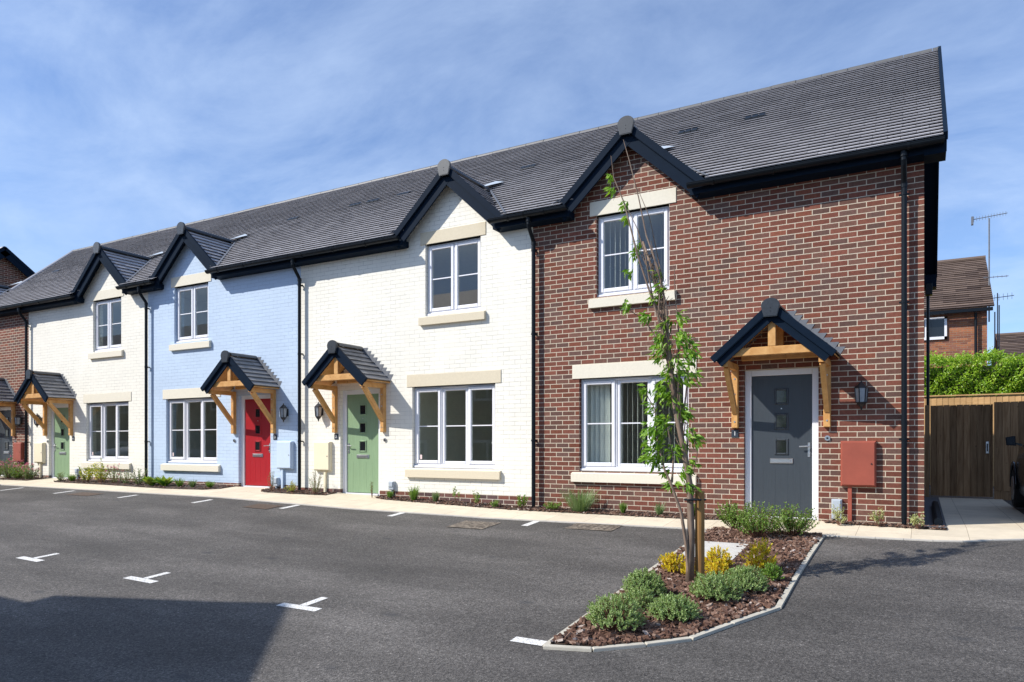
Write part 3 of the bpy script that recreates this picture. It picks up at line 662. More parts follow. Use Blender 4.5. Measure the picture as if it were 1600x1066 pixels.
def door(house, cx, zb, mat, right, threshold=True):
    x0, x1 = cx-.50, cx+.50; yf = .07; zt = 2.105
    leaf = MB(); a, b = x0+.09, x1-.09
    leaf.bevbox(a+.003, b-.003, yf+.028, yf+.07, zb+.045, zt-.085, .004)
    for i in range(1, 6):
        xx = a + (b-a)*i/6
        pass
    d = leaf.build('door', mat, house)
    fr_ = MB()
    fr_.bevbox(x0, a, yf, yf+.09, zb, zt, .006); fr_.bevbox(b, x1, yf, yf+.09, zb, zt, .006); fr_.bevbox(a, b, yf, yf+.09, zt-.085, zt, .006)
    fr_.bevbox(a, b, yf-.02, yf+.09, zb, zb+.035, .006)
    fr_.build('door_frame', 'upvc', d)
    for z in (1.00, 1.36, 1.715):
        m = MB(); h = .115; w2 = .095; t = .030; c = cx+.0
        m.bevbox(c-w2, c-w2+t, yf+.012, yf+.03, z-h, z+h, .010); m.bevbox(c+w2-t, c+w2, yf+.012, yf+.03, z-h, z+h, .010)
        m.bevbox(c-w2+t, c+w2-t, yf+.012, yf+.03, z+h-t, z+h, .010); m.bevbox(c-w2+t, c+w2-t, yf+.012, yf+.03, z-h, z-h+t, .010)
        m.build('light_frame', mat, d)
        m = MB(); m.box(c-w2+t, c+w2-t, yf+.020, yf+.030, z-h+t, z+h-t); m.build('door_light', 'darkglass', d)
    m = MB(); m.bevbox(cx-.155, cx+.155, yf+.010, yf+.03, .765, .835, .008); m.bevbox(cx-.125, cx+.125, yf+.004, yf+.011, .778, .822, .004); m.build('letterbox', 'steel', d)
    m = MB(); hx = b-.045 if right else a+.045; sg = -1 if right else 1
    m.bevbox(hx-.016, hx+.016, yf+.018, yf+.03, .86, 1.06, .004)
    m.tube([(hx, yf+.03, 1.01), (hx, yf-.025, 1.01), (hx+sg*.02, yf-.032, 1.01), (hx+sg*.12, yf-.030, 1.005)], .010, 8); m.tube([(hx, yf+.02, .90), (hx, yf+.008, .90)], .013, 8)
    m.build('handle', 'steel', d)
    m = MB(); m.tube([(cx, yf+.03, 1.545), (cx, yf+.020, 1.545)], .009, 10); m.build('spyhole', 'steel', d)
    gr = MB()
    for i in range(1, 5):
        xx = a + (b-a)*i/5; gr.box(xx-.003, xx+.003, yf+.0265, yf+.028, zb+.12, .70)
    gr.build('groove', mat, d)

def lamp(house, x):
    z = 1.68
    m = MB(); m.bevbox(x-.035, x+.035, -.02, 0, z-.06, z+.09, .006); m.tube([(x, -.01, z+.02), (x, -.05, z+.16), (x, -.10, z+.165)], .008, 6)
    def ring(r, zz, n=6): return [(x+math.cos(2*math.pi*i/n+.26)*r, -.10+math.sin(2*math.pi*i/n+.26)*r, zz) for i in range(n)]
    lv = [(0.010, z+.185), (.030, z+.165), (.085, z+.115), (.088, z+.100)]
    vs = sum([ring(r, zz) for r, zz in lv], []); fs = [(i*6+j, i*6+(j+1) % 6, (i+1)*6+(j+1) % 6, (i+1)*6+j) for i in range(3) for j in range(6)]
    m.add(vs, [tuple(range(6)), tuple(reversed(range(18, 24)))] + fs)
    lv = [(.066, z-.085), (.050, z-.115), (.018, z-.145), (.010, z-.185)]
    vs = sum([ring(r, zz) for r, zz in lv], []); m.add(vs, [tuple(range(6)), tuple(reversed(range(18, 24)))] + fs)
    for a, b in zip(ring(.066, z-.085), ring(.083, z+.100)): m.beam(a, b, .010, .010)
    m.tube([(x, -.10, z+.18), (x, -.10, z+.205)], .009, 6)
    la = m.build('wall_lamp', 'black_metal', house)
    g = MB(); vs = ring(.060, z-.083) + ring(.077, z+.099); g.add(vs, [(j, (j+1) % 6, 6+(j+1) % 6, 6+j) for j in range(6)]); g.build('lamp_glass', 'lampglass', la)

def meter(house, cx, zb, zt, mat, pipe, label=None):
    m = MB(); m.bevbox(cx-.215, cx+.215, -.075, 0, zb, zt, .012); m.bevbox(cx-.200, cx+.200, -.088, -.0752, zb+.018, zt-.018, .006)
    o = m.build('meter_box', mat, house)
    if label: o['label'] = label
    m = MB(); m.tube([(cx+.16, -.089, (zb+zt)/2), (cx+.16, -.095, (zb+zt)/2)], .010, 8); m.build('lock', 'black_metal', o)
    if pipe is not None:
        px, pm = pipe; m = MB(); m.box(px-.024, px+.024, -.045, 0, G(px, 0)-.02, zb); m.build('pipe', pm, o)

def socket(house, x, z0, h):
    m = MB(); m.bevbox(x-.065, x+.065, -.06, 0, z0, z0+h, .008); m.bevbox(x-.050, x+.050, -.075, -.0602, z0+h*.35, z0+h-.01, .006)
    m.tube([(x, -.03, z0), (x+.005, -.03, G(x, 0))], .022, 8)
    m.build('outdoor_socket', 'grey_box', house)

def plaque(house, x, z, digit):
    m = MB(); m.bevbox(x-.05, x+.05, -.014, 0, z-.055, z+.055, .003); o = m.build('number_plaque', 'numplate', house)
    text_mesh(o, digit, x, -.0145, z, .085)
def bell(house, x, z):
    m = MB(); m.tube([(x, 0, z), (x, -.02, z)], .036, 14); o = m.build('door_bell', 'steel', house)
    m = MB(); m.tube([(x, -.02, z), (x, -.026, z)], .014, 10); m.build('bell_button', 'black_metal', o)

def downpipe(house, x, zbot):
    m = MB(); y = -.095; r = .034
    m.tube([(x, -.275, EZ-.10), (x, -.275, EZ-.20), (x, -.25, EZ-.25), (x, y-.02, EZ-.42), (x, y, EZ-.47), (x, y, zbot+.10)], r, 12)
    m.tube([(x, -.275, EZ-.08), (x, -.275, EZ-.16)], .044, 12); m.tube([(x, y, EZ-.50), (x, y, EZ-.44)], .040, 12)
    m.tube([(x, y, zbot+.12), (x, y, zbot-.02)], .030, 12)
    dp = m.build('downpipe', 'gutter', house, smooth=False)
    for z in (4.28, 2.88, 1.10):
        m = MB(); m.tube([(x, y, z-.018), (x, y, z+.018)], .039, 12); m.box(x-.060, x+.060, -.072, -.052, z-.012, z+.012); m.box(x-.015, x+.015, -.055, 0, z-.010, z+.010); m.build('pipe_clip', 'gutter', dp)

def gutter_run(m, xa, xb, enda=False, endb=False):
    c = (-.315, EZ-.035); r = .062; n = 10; vs = []
    for x in (xa, xb):
        for i in range(n+1):
            a = math.pi + math.pi*i/n; vs.append((x, c[0]+math.cos(a)*r, c[1]+math.sin(a)*r*.95+.0))
        for i in range(n+1):
            a = 2*math.pi - math.pi*i/n; vs.append((x, c[0]+math.cos(a)*(r-.004), c[1]+math.sin(a)*(r-.004)*.95))
    k_ = 2*(n+1); m.add(vs, [(i, (i+1) % k_, k_+(i+1) % k_, k_+i) for i in range(k_)])
    m.add([vs[i] for i in range(n+1)], [tuple(range(n+1))]); m.add([vs[k_+i] for i in range(n+1)], [tuple(range(n, -1, -1))])
    m.tube([(xa, c[0]-r+.002, c[1]+.004), (xb, c[0]-r+.002, c[1]+.004)], .007, 6)
    x = xa+.35
    while x < xb-.15:
        m.prism([(c[0]+math.cos(math.pi+math.pi*i/8)*(r+.007), c[1]+math.sin(math.pi+math.pi*i/8)*(r+.007)) for i in range(9)], lambda u, v, t: (t, u, v), x, x+.035)
        x += .82

def terrace_house(name, label, x0, x1, wc, dc, wallmat, stone, doormat_, handle_right, plinth, number, num_x, bell_x, lamp_x, meter_cfg, socket_cfg, blinds=None, endwall=False, gc=None, vents=(), capmat='capgrey', skew=False, zs=0.0):
    gc = wc if gc is None else gc
    h = empty('terraced_house', ((x0+x1)/2, 4, 0), label, 'house', 'houses of the terrace')
    zd = Z0(dc)
    holes = [(wc-.90, wc+.90, .60, 2.10), (wc-.60, wc+.60, 3.39, 4.70), (dc-.50, dc+.50, -1, 2.105)]
    zb = plinth if plinth else -.3
    zt = EZ-.16; ghw = 1.13; gm = .92; GA = 5.93; GH = 1.25; gz = GA-.10
    m = MB(); wall_panel(m, x0, x1, zb, zt, holes)
    # gable triangle above the eave line, side and rear walls
    m.add([(gc-ghw, 0, zt), (gc+ghw, 0, zt), (gc+ghw, 0, gz-ghw*gm), (gc, 0, gz), (gc-ghw, 0, gz-ghw*gm)], [(0, 1, 2, 3, 4)])
    if endwall:
        m.add([(x1, 0, -.3), (x1, 8, -.3), (x1, 8, zt+.1), (x1, 4, RZ-.14), (x1, 0, zt+.1)], [(0,1,2,3,4)])
    m.build('wall', wallmat, h)
    if not skew: m = MB(); m.add([(x0, 8, -.3), (x0, 8, zt+.1), (x1-.003, 8, zt+.1), (x1-.003, 8, -.3)], [(0,1,2,3)]); m.build('rear_wall', wallmat, h)
    if plinth:
        m = MB(); wall_panel(m, x0, x1, -.3, plinth, [(dc-.50, dc+.50, -1, 2.105)]); m.build('plinth', 'plinth', h)
    # inside: floors, back wall and party walls of the rooms
    m = MB(); a, b = x0+.11, x1-.11
    for z_ in (.10, 2.36, 2.62, 4.69): m.quad((a, .11, z_), (b, .11, z_), (b, 3.6, z_), (a, 3.6, z_))
    m.quad((a, 3.6, .1), (b, 3.6, .1), (b, 3.6, 4.69), (a, 3.6, 4.69)); m.quad((a, .11, .1), (a, 3.6, .1), (a, 3.6, 4.69), (a, .11, 4.69)); m.quad((b, .11, .1), (b, 3.6, .1), (b, 3.6, 4.69), (b, .11, 4.69))
    m.quad((wc+(1.25 if dc > wc else -1.25), .11, .1), (wc+(1.25 if dc > wc else -1.25), 3.6, .1), (wc+(1.25 if dc > wc else -1.25), 3.6, 2.36), (wc+(1.25 if dc > wc else -1.25), .11, 2.36))
    m.build('interior', 'room', h)
    # main roof
    def dorm_z(x): return GA - abs(x-gc)*gm
    def keep(p):
        if abs(p.x-gc) < GH and main_z(p.y) < dorm_z(p.x) - .03: return False
        if skew and p.x < -26.5: return False
        return True
    rx1 = x1 + (.22 if endwall else 0)
    t = MB(); Ls = math.hypot(RY-EY, RZ-EZ)
    tile_field(t, (x0, EY, EZ), (1, 0, 0), rx1-x0, (0, CP, SP), Ls, (0, -SP, CP), keep=keep, clip=(lambda p: -24.4-(p.y-.95)*.69-x0 if p.y > .95 else -9) if skew else None)
    if not skew: tile_field(t, (x0, 8.3, EZ), (1, 0, 0), rx1-x0, (0, -CP, SP), Ls, (0, SP, CP), gauge=.3, tw=1.2)
    roof = t.build('roof', 'tile', h)
    # felt under the tiles (dark, keeps light out), cut where the gable stands
    m = MB(); dz = .022
    def under(xa, xb, ya, yb): m.quad((xa, ya, main_z(ya)-dz), (xb, ya, main_z(ya)-dz), (xb, yb, main_z(yb)-dz), (xa, yb, main_z(yb)-dz))
    if skew:
        under(x0, gc-1.2, EY+.05, .95); under(gc+1.2, rx1, EY+.05, 1.3)
        m.add([(-24.4, .95, main_z(.95)-dz), (rx1, .95, main_z(.95)-dz), (rx1, 4, RZ-dz), (-26.5, 4, RZ-dz)], [(0,1,2,3)])
        m.add([(-24.4, .95, main_z(.95)-dz), (-26.5, 4, RZ-dz), (-28.3, 4, EZ-.2), (-26.4, .95, EZ-.2)], [(0,1,2,3)])
        m.add([(-26.5, 4, RZ-dz), (rx1, 4, RZ-dz), (rx1, 8.2, EZ-.1), (-26.5, 8.2, EZ-.1)], [(0,1,2,3)])
    else:
        under(x0, gc-1.2, EY+.05, RY); under(gc+1.2, rx1-.02, EY+.05, RY); under(gc-1.2, gc+1.2, 1.30, RY)
        m.quad((x0, 8.25, EZ-.03), (rx1-.02, 8.25, EZ-.03), (rx1-.02, RY, RZ-.03), (x0, RY, RZ-.03))
    m.build('roof_underlay', 'gutter', roof)
    if skew: m = MB(); m.tube([(-24.38, .93, main_z(.93)+.02), (-26.5, 4, RZ+.01)], .06, 8); m.build('hip_tile', 'tile', roof)
    # ridge tiles
    m = MB(); x = x0 if not skew else -26.5
    while x < rx1-.05:
        xe = min(x+.445, rx1); r_ = .105+random.uniform(-.003, .003); vs = []
        for xx in (x, xe-.004):
            for i in range(9):
                a = math.pi*i/8; vs.append((xx, RY+math.cos(a)*r_*1.15, RZ-.045+math.sin(a)*r_*.85))
        m.add(vs, [(i, i+1, 10+i, 9+i) for i in range(8)]+[tuple(range(8, -1, -1)), tuple(range(9, 18))]); x += .45
    m.build('ridge_tile', 'ridge', roof)
    for vx, vy in vents:
        m = MB(); zc_ = main_z(vy)+.048
        for q in range(3):
            m.add([(vx-.17+q*.118, vy-.05, zc_-.04+.012), (vx-.17+q*.118+.10, vy-.05, zc_-.04+.012), (vx-.17+q*.118+.10, vy+.05, zc_+.04+.012), (vx-.17+q*.118, vy+.05, zc_+.04+.012), (vx-.17+q*.118, vy-.05, zc_-.04-.02), (vx-.17+q*.118+.10, vy-.05, zc_-.04-.02)], [(0,1,2,3),(4,5,1,0)])
        m.build('tile_vent', 'gutter', roof)
    # eaves: soffit box, gutter either side of the gable
    xs_ = [(x0, gc-1.03), (gc+1.03, rx1-.03)]
    for xa, xb in xs_:
        m = MB(); g = MB(); m.prism([(-.225, EZ-.155), (-.225, EZ-.01), (-.20, EZ+.0), (0.0, EZ-.01), (0, EZ-.170)], lambda u, v, t_: (t_, u, v), xa, xb)
        gutter_run(g, xa-(.06 if xa > x0 else 0), xb+(.06 if xb < x1 else 0.03))
        m.build('fascia', 'navy', h); g.build('gutter', 'gutter', h)
    # gable roof
    yf = -.20; L = GH*math.hypot(1, gm); t = MB(); zf = GA-GH*gm
    kp = lambda p: p.z > main_z(p.y)-.10 or p.y < 0.05
    tile_field(t, (gc+GH, yf+.02, zf), (0, 1, 0), 1.75, (-1, 0, gm), L-.04, Vector((gm, 0, 1)).normalized(), .150, .33, keep=kp)
    tile_field(t, (gc-GH, yf+.02, zf), (0, 1, 0), 1.75, (1, 0, gm), L-.04, Vector((-gm, 0, 1)).normalized(), .150, .33, keep=kp)
    gr = t.build('gable_roof', 'tile', h)
    m = MB()
    for sg in (1, -1):
        m.add([(gc, yf+.04, GA-.015), (gc+sg*GH, yf+.04, zf-.015), (gc+sg*GH, 0.0, zf-.015), (gc, 1.4, GA-.015)], [(0,1,2,3)])
        m.add([(gc+sg*0, yf+.04, GA-.10), (gc+sg*1.15, yf+.04, GA-.10-1.15*gm), (gc+sg*1.15, 0.03, GA-.10-1.15*gm), (gc, .03, GA-.10)], [(0,1,2,3)])
    m.build('gable_soffit', 'navy', gr)
    m = MB(); vs = []
    for y in (yf+.02, .60, .605, 1.18):
        for i in range(9):
            a = math.pi*i/8; vs.append((gc+math.cos(a)*.105, y, GA-.015+math.sin(a)*.085))
    m.add(vs, [(i, i+1, 10+i, 9+i) for i in range(8)]+[(18+i, 19+i, 28+i, 27+i) for i in range(8)]); m.build('ridge_tile', 'cap', gr, smooth=True)
    bb = MB()
    for sg in (-1, 1):
        a = Vector((gc, yf-.012, GA+.05)); b = Vector((gc+sg*1.28, yf-.012, GA+.05-1.28*gm)); nn = Vector((sg*gm, 0, 1)).normalized(); d = (b-a).normalized()
        a = a + Vector((0, .0015*sg, 0)); b = b + Vector((0, .0015*sg, 0))
        bb.beam(a-nn*.035-d*.014, b-nn*.035, .05, .10, up=nn)
        bb.beam(a-nn*.165+Vector((0, .035, 0))+d*.0736, b-nn*.165+Vector((0, .035, 0))-d*.05, .030, .17, up=nn)
        bb.beam(a-nn*.086+Vector((0, .012, 0))+d*.0736, b-nn*.086+Vector((0, .012, 0)), .055, .012, up=nn)
        xe = gc+sg*1.10
        bb.box(min(xe, xe-sg*.12), max(xe, xe-sg*.12), yf-.02, 0, 4.695, 4.80)
    bb.build('barge_board', 'navy', gr)
    ec = MB(); end_cap(ec, gc, yf-.075, GA+.020, 1.0); ec.build('ridge_end_cap', capmat, gr)
    m = MB(); m.add([(gc-.06, 1.10, GA+.085), (gc+.06, 1.10, GA+.085), (gc+.28, 1.36, main_z(1.36)+.075), (gc, 1.52, main_z(1.52)+.075), (gc-.28, 1.36, main_z(1.36)+.075)], [(0,1,2,3,4)]); m.build('lead_saddle', 'grey_box', gr); m = MB()
    for sg in (1, -1):
        a = Vector((gc+sg*.10, 1.14, main_z(1.12)+.05)); b = Vector((gc+sg*GH, -.28, main_z(-.28)+.05))
        m.beam(a, b, .035, .012)
    m.build('lead_flashing', 'lead', gr)
    # openings
    stonework(h, wc, 2.04, 2.10, 2.325, .43, .60, stone); stonework(h, wc, 1.42, 4.70, 4.93, 3.22, 3.39, stone)
    window(h, wc, 1.80, .60, 2.10, 3, blinds, sticker=not blinds, handle=2 if not blinds else None)
    window(h, wc, 1.20, 3.39, 4.70, 2, blinds)
    door(h, dc, zd, doormat_, handle_right); porch(h, dc)
    lamp(h, lamp_x); meter(h, *meter_cfg); socket(h, *socket_cfg)
    if number: plaque(h, num_x, 1.19, number)
    bell(h, bell_x, 1.12)
    downpipe(h, x1-.225 if endwall else x1+.06, G(x1, -.1))
    if endwall:
        m = MB()   # verge of the open gable end
        for (ya, yb) in ((EY-.02, RY), (8.32, RY)):
            a = Vector((rx1+.012, ya, EZ+.03)); b = Vector((rx1+.012, yb, RZ+.05)); d = (b-a).normalized(); up = Vector((0, -d.z, d.y))
            if up.z < 0: up = -up
            m.beam(a-up*.035, b-up*.035, .05, .10, up=up); m.beam(a-up*.16+d*.05, b-up*.16, .03, .17, up=up)
            m.add([(x1, ya+(.05 if ya < 0 else -.05), EZ-.19), (rx1, ya+(.05 if ya < 0 else -.05), EZ-.19), (rx1, yb, RZ-.19), (x1, yb, RZ-.19)], [(0,1,2,3)])
        m.box(x1-.0, rx1+.02, -.235, .10, EZ-.175, EZ+.0); m.box(x1, rx1+.02, 7.95, 8.3, EZ-.30, EZ-.02)
        m.build('verge_board', 'navy', roof)
        m = MB(); m.tube([(.075, 8.05, 4.6), (.075, 8.05, 0)], .034, 10); m.bevbox(.02, .16, 7.7, 7.9, 4.35, 4.6, .01); m.build('rear_downpipe', 'gutter', h)
    return h

terrace_house('h1', 'red brick house with charcoal door and vertical blinds at the right end of the terrace', -5.72, 0.0, -3.97, -1.765, 'brick', 'stone_pale', 'door_grey', True, None, '1', -2.39, -1.15, -.725,
    (-.765, .47, 1.08, 'red_box', (-.87, 'red_box')), (-1.03, .02, .27), blinds='v', endwall=True, vents=[(-2.54, 2.2), (-3.71, 2.19)], capmat='cap')
terrace_house('h2', 'cream painted house with sage green door between the blue house and the red brick house', -11.12, -5.72, -7.36, -9.54, 'white', 'stone', 'door_green', False, .16, '2', -10.14, -8.90, -10.53,
    (-10.47, .51, 1.09, 'cream_box', (-10.42, 'cream_box')), (-8.72, .18, .16), vents=[(-6.96, 2.12), (-10.15, 2.13), (-11.0, 2.10)])
terrace_house('h3', 'pale blue painted house with the bright red front door', -16.18, -11.12, -14.60, -12.50, 'blue', 'stone_pale', 'door_red', True, .19, '3', -11.86, -13.12, -11.51,
    (-11.53, .53, 1.10, 'blue_box', (-11.62, 'blue_box')), (-11.80, .16, .18), vents=[(-11.54, 2.1), (-13.5, 2.04)], capmat='cap')
terrace_house('h4', 'cream painted house with sage green door left of the blue house', -21.52, -16.18, -17.86, -20.02, 'white', 'stone_pale', 'door_green', False, .20, '4', -19.34, -20.55, -20.90,
    (-20.88, .54, 1.09, 'cream_box', (-20.88, 'cream_box')), (-19.11, .25, .16), vents=[(-17.12, 1.99)])
terrace_house('h5', 'red brick house with charcoal door cut by the left edge of the photo', -26.4, -21.52, -24.95, -22.88, 'brick', 'stone_pale', 'door_grey', True, None, '5', -23.6, -22.2, -21.88,
    (-21.96, .56, 1.09, 'red_box', (-21.96, 'plinth')), (-22.2, .2, .16), vents=[(-23.71, 1.9)], skew=True)

# ------------------------------------------------------------ buildings beyond and opposite
def simple_gable_x(root, x0, x1, y0, y1, ze, wall, tile, pitch=.744, over=.25, gauge=.3):
    """box house, ridge along X; parts wall and roof"""
    ym = (y0+y1)/2; zr = ze + pitch*(ym-y0)
    m = MB(); zb = -1.4
    for xx in (x0, x1): m.add([(xx, y0, zb), (xx, y1, zb), (xx, y1, ze), (xx, ym, zr), (xx, y0, ze)], [(0,1,2,3,4)])
    m.quad((x0, y0, zb), (x1, y0, zb), (x1, y0, ze), (x0, y0, ze)); m.quad((x0, y1, zb), (x1, y1, zb), (x1, y1, ze), (x0, y1, ze))
    m.build('wall', wall, root)
    t = MB(); c = 1/math.hypot(1, pitch); s = pitch*c; L = math.hypot(ym-y0+over, (ym-y0+over)*pitch)
    for sg, ya in ((1, y0-over), (-1, y1+over)):
        tile_field(t, (x0-.2, ya, ze-over*pitch+.06), (1, 0, 0), x1-x0+.4, (0, sg*c, s), L, (0, -sg*s, c), gauge=gauge, tw=.3 if gauge < .2 else .8, jit=.004)
        t.quad((x0-.2, ya, ze-over*pitch+.04), (x1+.2, ya, ze-over*pitch+.04), (x1+.2, ym, zr+.04), (x0-.2, ym, zr+.04))
    rf = t.build('roof', tile, root)
    m = MB(); m.tube([(x0-.2, ym, zr+.06), (x1+.2, ym, zr+.06)], .10, 8); m.build('ridge_tile', tile, rf)
    return rf, zr

# block beyond the left end, gable wall facing the camera side
b = empty('brick_house', (-36, 3.3, 0), 'red brick house with navy gable board rising behind the left end of the terrace', 'house')
rf, zr = simple_gable_x(b, -44, -30, -1.0, 7.6, 5.08, 'brick', 'tile')
m = MB()
for ya in (-1.28, 7.88):
    a = Vector((-29.78, ya, 4.94)); c = Vector((-29.78, 3.3, zr+.12)); d = (c-a).normalized(); up = Vector((0, -d.z, d.y)); up = up if up.z > 0 else -up
    m.beam(a-up*.03, c-up*.03, .06, .12, up=up); m.beam(a-up*.19, c-up*.19, .04, .22, up=up)
    m.add([(-30, ya, 4.7), (-29.8, ya, 4.7), (-29.8, 3.3, zr-.13), (-30, 3.3, zr-.13)], [(0,1,2,3)])
m.build('barge_board', 'navy', rf)

# old houses behind the hedge
b = empty('brick_house', (-1.5, 24, 0), 'old orange brick house with mossy brown roof behind the hedge', 'house')
rf, zr = simple_gable_x(b, -6, 1.95, 20, 28, 6.02, 'oldbrick', 'tile_old', pitch=.62, over=.25, gauge=.2)
m = MB(); m.box(-6.2, 2.1, 19.62, 19.76, 5.76, 5.87); m.tube([(1.6, 19.88, 5.75), (1.6, 19.88, 0)], .045, 8); m.build('gutter', 'gutter', b)
m = MB(); wx0, wx1, wz0, wz1 = -.55, .72, 4.88, 5.70
for q in ((wx0, wx0+.08, wz0, wz1), (wx1-.08, wx1, wz0, wz1), (wx0, wx1, wz1-.08, wz1), (wx0, wx1, wz0, wz0+.10), (.02, .10, wz0, wz1)): m.box(q[0], q[1], 19.93 + (.003 if q[0] == .02 else 0), 19.998, q[2], q[3])
wn_ = m.build('window', 'upvc', b); m = MB(); m.box(wx0+.05, wx1-.05, 19.96, 19.996, wz0+.05, wz1-.05); m.build('pane', M['darkglass'], wn_)
b = empty('bungalow', (7, 33, 0), 'low brown tiled roof at the right edge behind the hedge and scaffold poles', 'house')
simple_gable_x(b, 3.4, 14, 30, 38, 4.8, 'oldbrick', 'tile_old', pitch=.45, gauge=.25)

def yagi(m, c, d, L, n, el):
    c = Vector(c); d = Vector(d).normalized(); a = c - d*L*.5; e = c + d*L*.5; m.tube([a, e], .014, 5)
    s = d.cross(Vector((0, 0, 1))).normalized()
    for i in range(n):
        p = a + d*L*(i+.5)/n; m.tube([p - Vector((0, 0, el*(1.1 if i == 0 else .8))), p + Vector((0, 0, el*(1.1 if i == 0 else .8)))], .008, 4)
m = MB(); mx_ = 2.10; m.tube([(mx_, 21.4, 5.6), (mx_, 21.4, 9.45)], .026, 6); m.tube([(1.95, 21.4, 6.9), (mx_, 21.4, 6.9)], .02, 5); m.tube([(1.95, 21.4, 6.1), (mx_, 21.4, 6.1)], .02, 5)
yagi(m, (2.12, 21.4, 9.52), (1.0, .25, .14), 1.15, 12, .10); m.box(mx_-.57, mx_-.5, 21.2, 21.35, 9.25, 9.55); yagi(m, (2.30, 21.4, 7.25), (1, .1, 0), .8, 6, .06)
tag(m.build('aerial', 'lead', loc=(mx_, 21.4, 5.6)), 'tall grey television aerial mast on the gable end of the old brick house', 'aerial')
m = MB(); ax = 2.55; m.tube([(ax, 24, 3.5), (ax, 24, 7.1)], .02, 6); yagi(m, (ax+.05, 24, 6.92), (1, -.2, .03), 1.0, 7, .16); yagi(m, (ax-.25, 24, 6.9), (.1, 1, .0), .5, 4, .22)
tag(m.build('aerial', 'lead', loc=(ax, 24, 3.5)), 'smaller aerial to the right of the tall mast', 'aerial')
m = MB()
m.tube([(2.39, 23, 0), (2.39, 23, 6.2)], .022, 6); m.tube([(2.53, 23, 0), (2.53, 23, 6.45)], .022, 6)
for z_ in (3.9, 4.5): m.tube([(2.15, 23, z_), (2.7, 23, z_)], .022, 6)
m.tube([(2.4, 23, 4.4), (3.4, 23, 3.7)], .022, 6)
tag(m.build('scaffold', 'lead', loc=(2.5, 23, 0)), 'grey scaffold poles beside the old brick house', 'scaffold')

# terrace across the car park (its gable throws the foreground shadow)
b = empty('terraced_house', (-26, -15, -1), 'brick terrace across the car park, out of frame, casting the lower left shadow', 'house')
OY, OZ = -10.95, 4.55
m = MB()
m.quad((-46, OY-.25, -1.2), (-8.6, OY-.25, -1.2), (-8.6, OY-.25, 3.6), (-46, OY-.25, 3.6)); m.quad((-46, OY-.25, 3.6), (-10.0, OY-.25, 3.6), (-10.0, OY-.25, OZ), (-46, OY-.25, OZ))
m.quad((-8.6, OY-.25, -1.2), (-8.6, OY-8, -1.2), (-8.6, OY-8, 3.6), (-8.6, OY-.25, 3.6))
m.add([(-12.6, OY-.25, OZ), (-8.6, OY-.25, 3.6), (-10.9, OY-.25, 5.7)], [(0,1,2)])
m.quad((-46, OY-8, -1.2), (-8.6, OY-8, -1.2), (-8.6, OY-8, 3.6), (-46, OY-8, OZ))
m.build('wall', 'brick', b)
t = MB()
t.quad((-46, OY, OZ), (-11.5, OY, OZ), (-11.5, OY-4.2, OZ+3.1), (-46, OY-4.2, OZ+3.1)); t.add([(-46, OY-8.4, OZ), (-11.5, OY-8.4, OZ)], []); t.f.append((4, 5, 2, 3))
t.build('roof', 'tile', b); t = MB()
t.quad((-11.00, OY, 6.00), (-8.05, OY, 3.95), (-8.05, OY-8.2, 3.95), (-11.00, OY-8.2, 6.00)); t.add([(-12.55, OY, OZ+.35), (-12.55, OY-8.2, OZ+.35)], []); t.f.append((0, 3, 5, 4))
t.build('gable_roof', 'tile', b)
for i in range(9):
    x_ = -13.6 - i*3.6
    for z_, hh, ww in ((-.3, 1.5, .9), (2.6, 1.3, .6)):
        m = MB(); m.box(x_-ww, x_+ww, OY-.24, OY-.20, z_, z_+hh); f_ = m.build('window', 'upvc', b)
        m = MB(); m.box(x_-ww+.1, x_-.05, OY-.198, OY-.19, z_+.1, z_+hh-.1); m.box(x_+.05, x_+ww-.1, OY-.198, OY-.19, z_+.1, z_+hh-.1); m.build('pane', 'darkglass', f_)

# ------------------------------------------------------------ gate, fences, hedge
def boards(m, x0, x1, y, z0, z1, pitch=.135, lap=.018, tilt=.022):
    x = x0
    m.box(x0, x1, y+.012, y+.020, z0, z1-.02)
    while x < x1-.01:
        xe = min(x+pitch-.008, x1); dz = random.uniform(-.004, .006)
        m.add([(x, y-.004, z0), (xe, y-.004-tilt, z0), (xe, y-.004-tilt, z1+dz), (x, y-.004, z1+dz), (x, y+.01, z0), (xe, y+.008, z0), (xe, y+.008, z1+dz), (x, y+.01, z1+dz)],
              [(0,1,2,3),(4,7,6,5),(0,4,5,1),(1,5,6,2),(2,6,7,3),(3,7,4,0)]); x += pitch
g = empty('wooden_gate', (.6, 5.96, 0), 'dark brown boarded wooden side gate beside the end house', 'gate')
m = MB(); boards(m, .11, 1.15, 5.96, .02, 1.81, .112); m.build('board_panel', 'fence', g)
m = MB(); m.box(.11, 1.15, 5.975, 6.02, .25, .35); m.box(.11, 1.15, 5.975, 6.02, 1.5, 1.6); m.build('rail', 'fence', g)
m = MB(); m.bevbox(1.035, 1.085, 5.925, 5.945, .86, 1.09, .004); m.build('latch_plate', 'steel', g)
m = MB(); m.box(1.048, 1.072, 5.921, 5.9248, .90, 1.05); m.build('keypad', 'black_metal', g)
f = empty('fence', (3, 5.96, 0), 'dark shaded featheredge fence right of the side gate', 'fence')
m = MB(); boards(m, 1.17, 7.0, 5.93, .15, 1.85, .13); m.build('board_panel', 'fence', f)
m = MB(); m.box(1.17, 7.0, 5.925, 5.95, -.03, .15); m.build('gravel_board', 'fence', f)
for x_ in (1.18, 3.0, 4.8, 6.7):
    m = MB(); m.box(x_, x_+.10, 5.96, 6.06, -.05, 1.83); m.build('post', 'fence', f)
m = MB(); m.box(.012, .085, 5.93, 6.03, -.05, 1.82)
tag(m.build('gate_post', 'fence', loc=(.05, 5.98, 0)), 'thin dark post between the house wall and the side gate', 'post')
f = empty('fence', (2, 11.2, 0), 'sunlit pale wooden fence top showing above the gate under the hedge', 'fence')
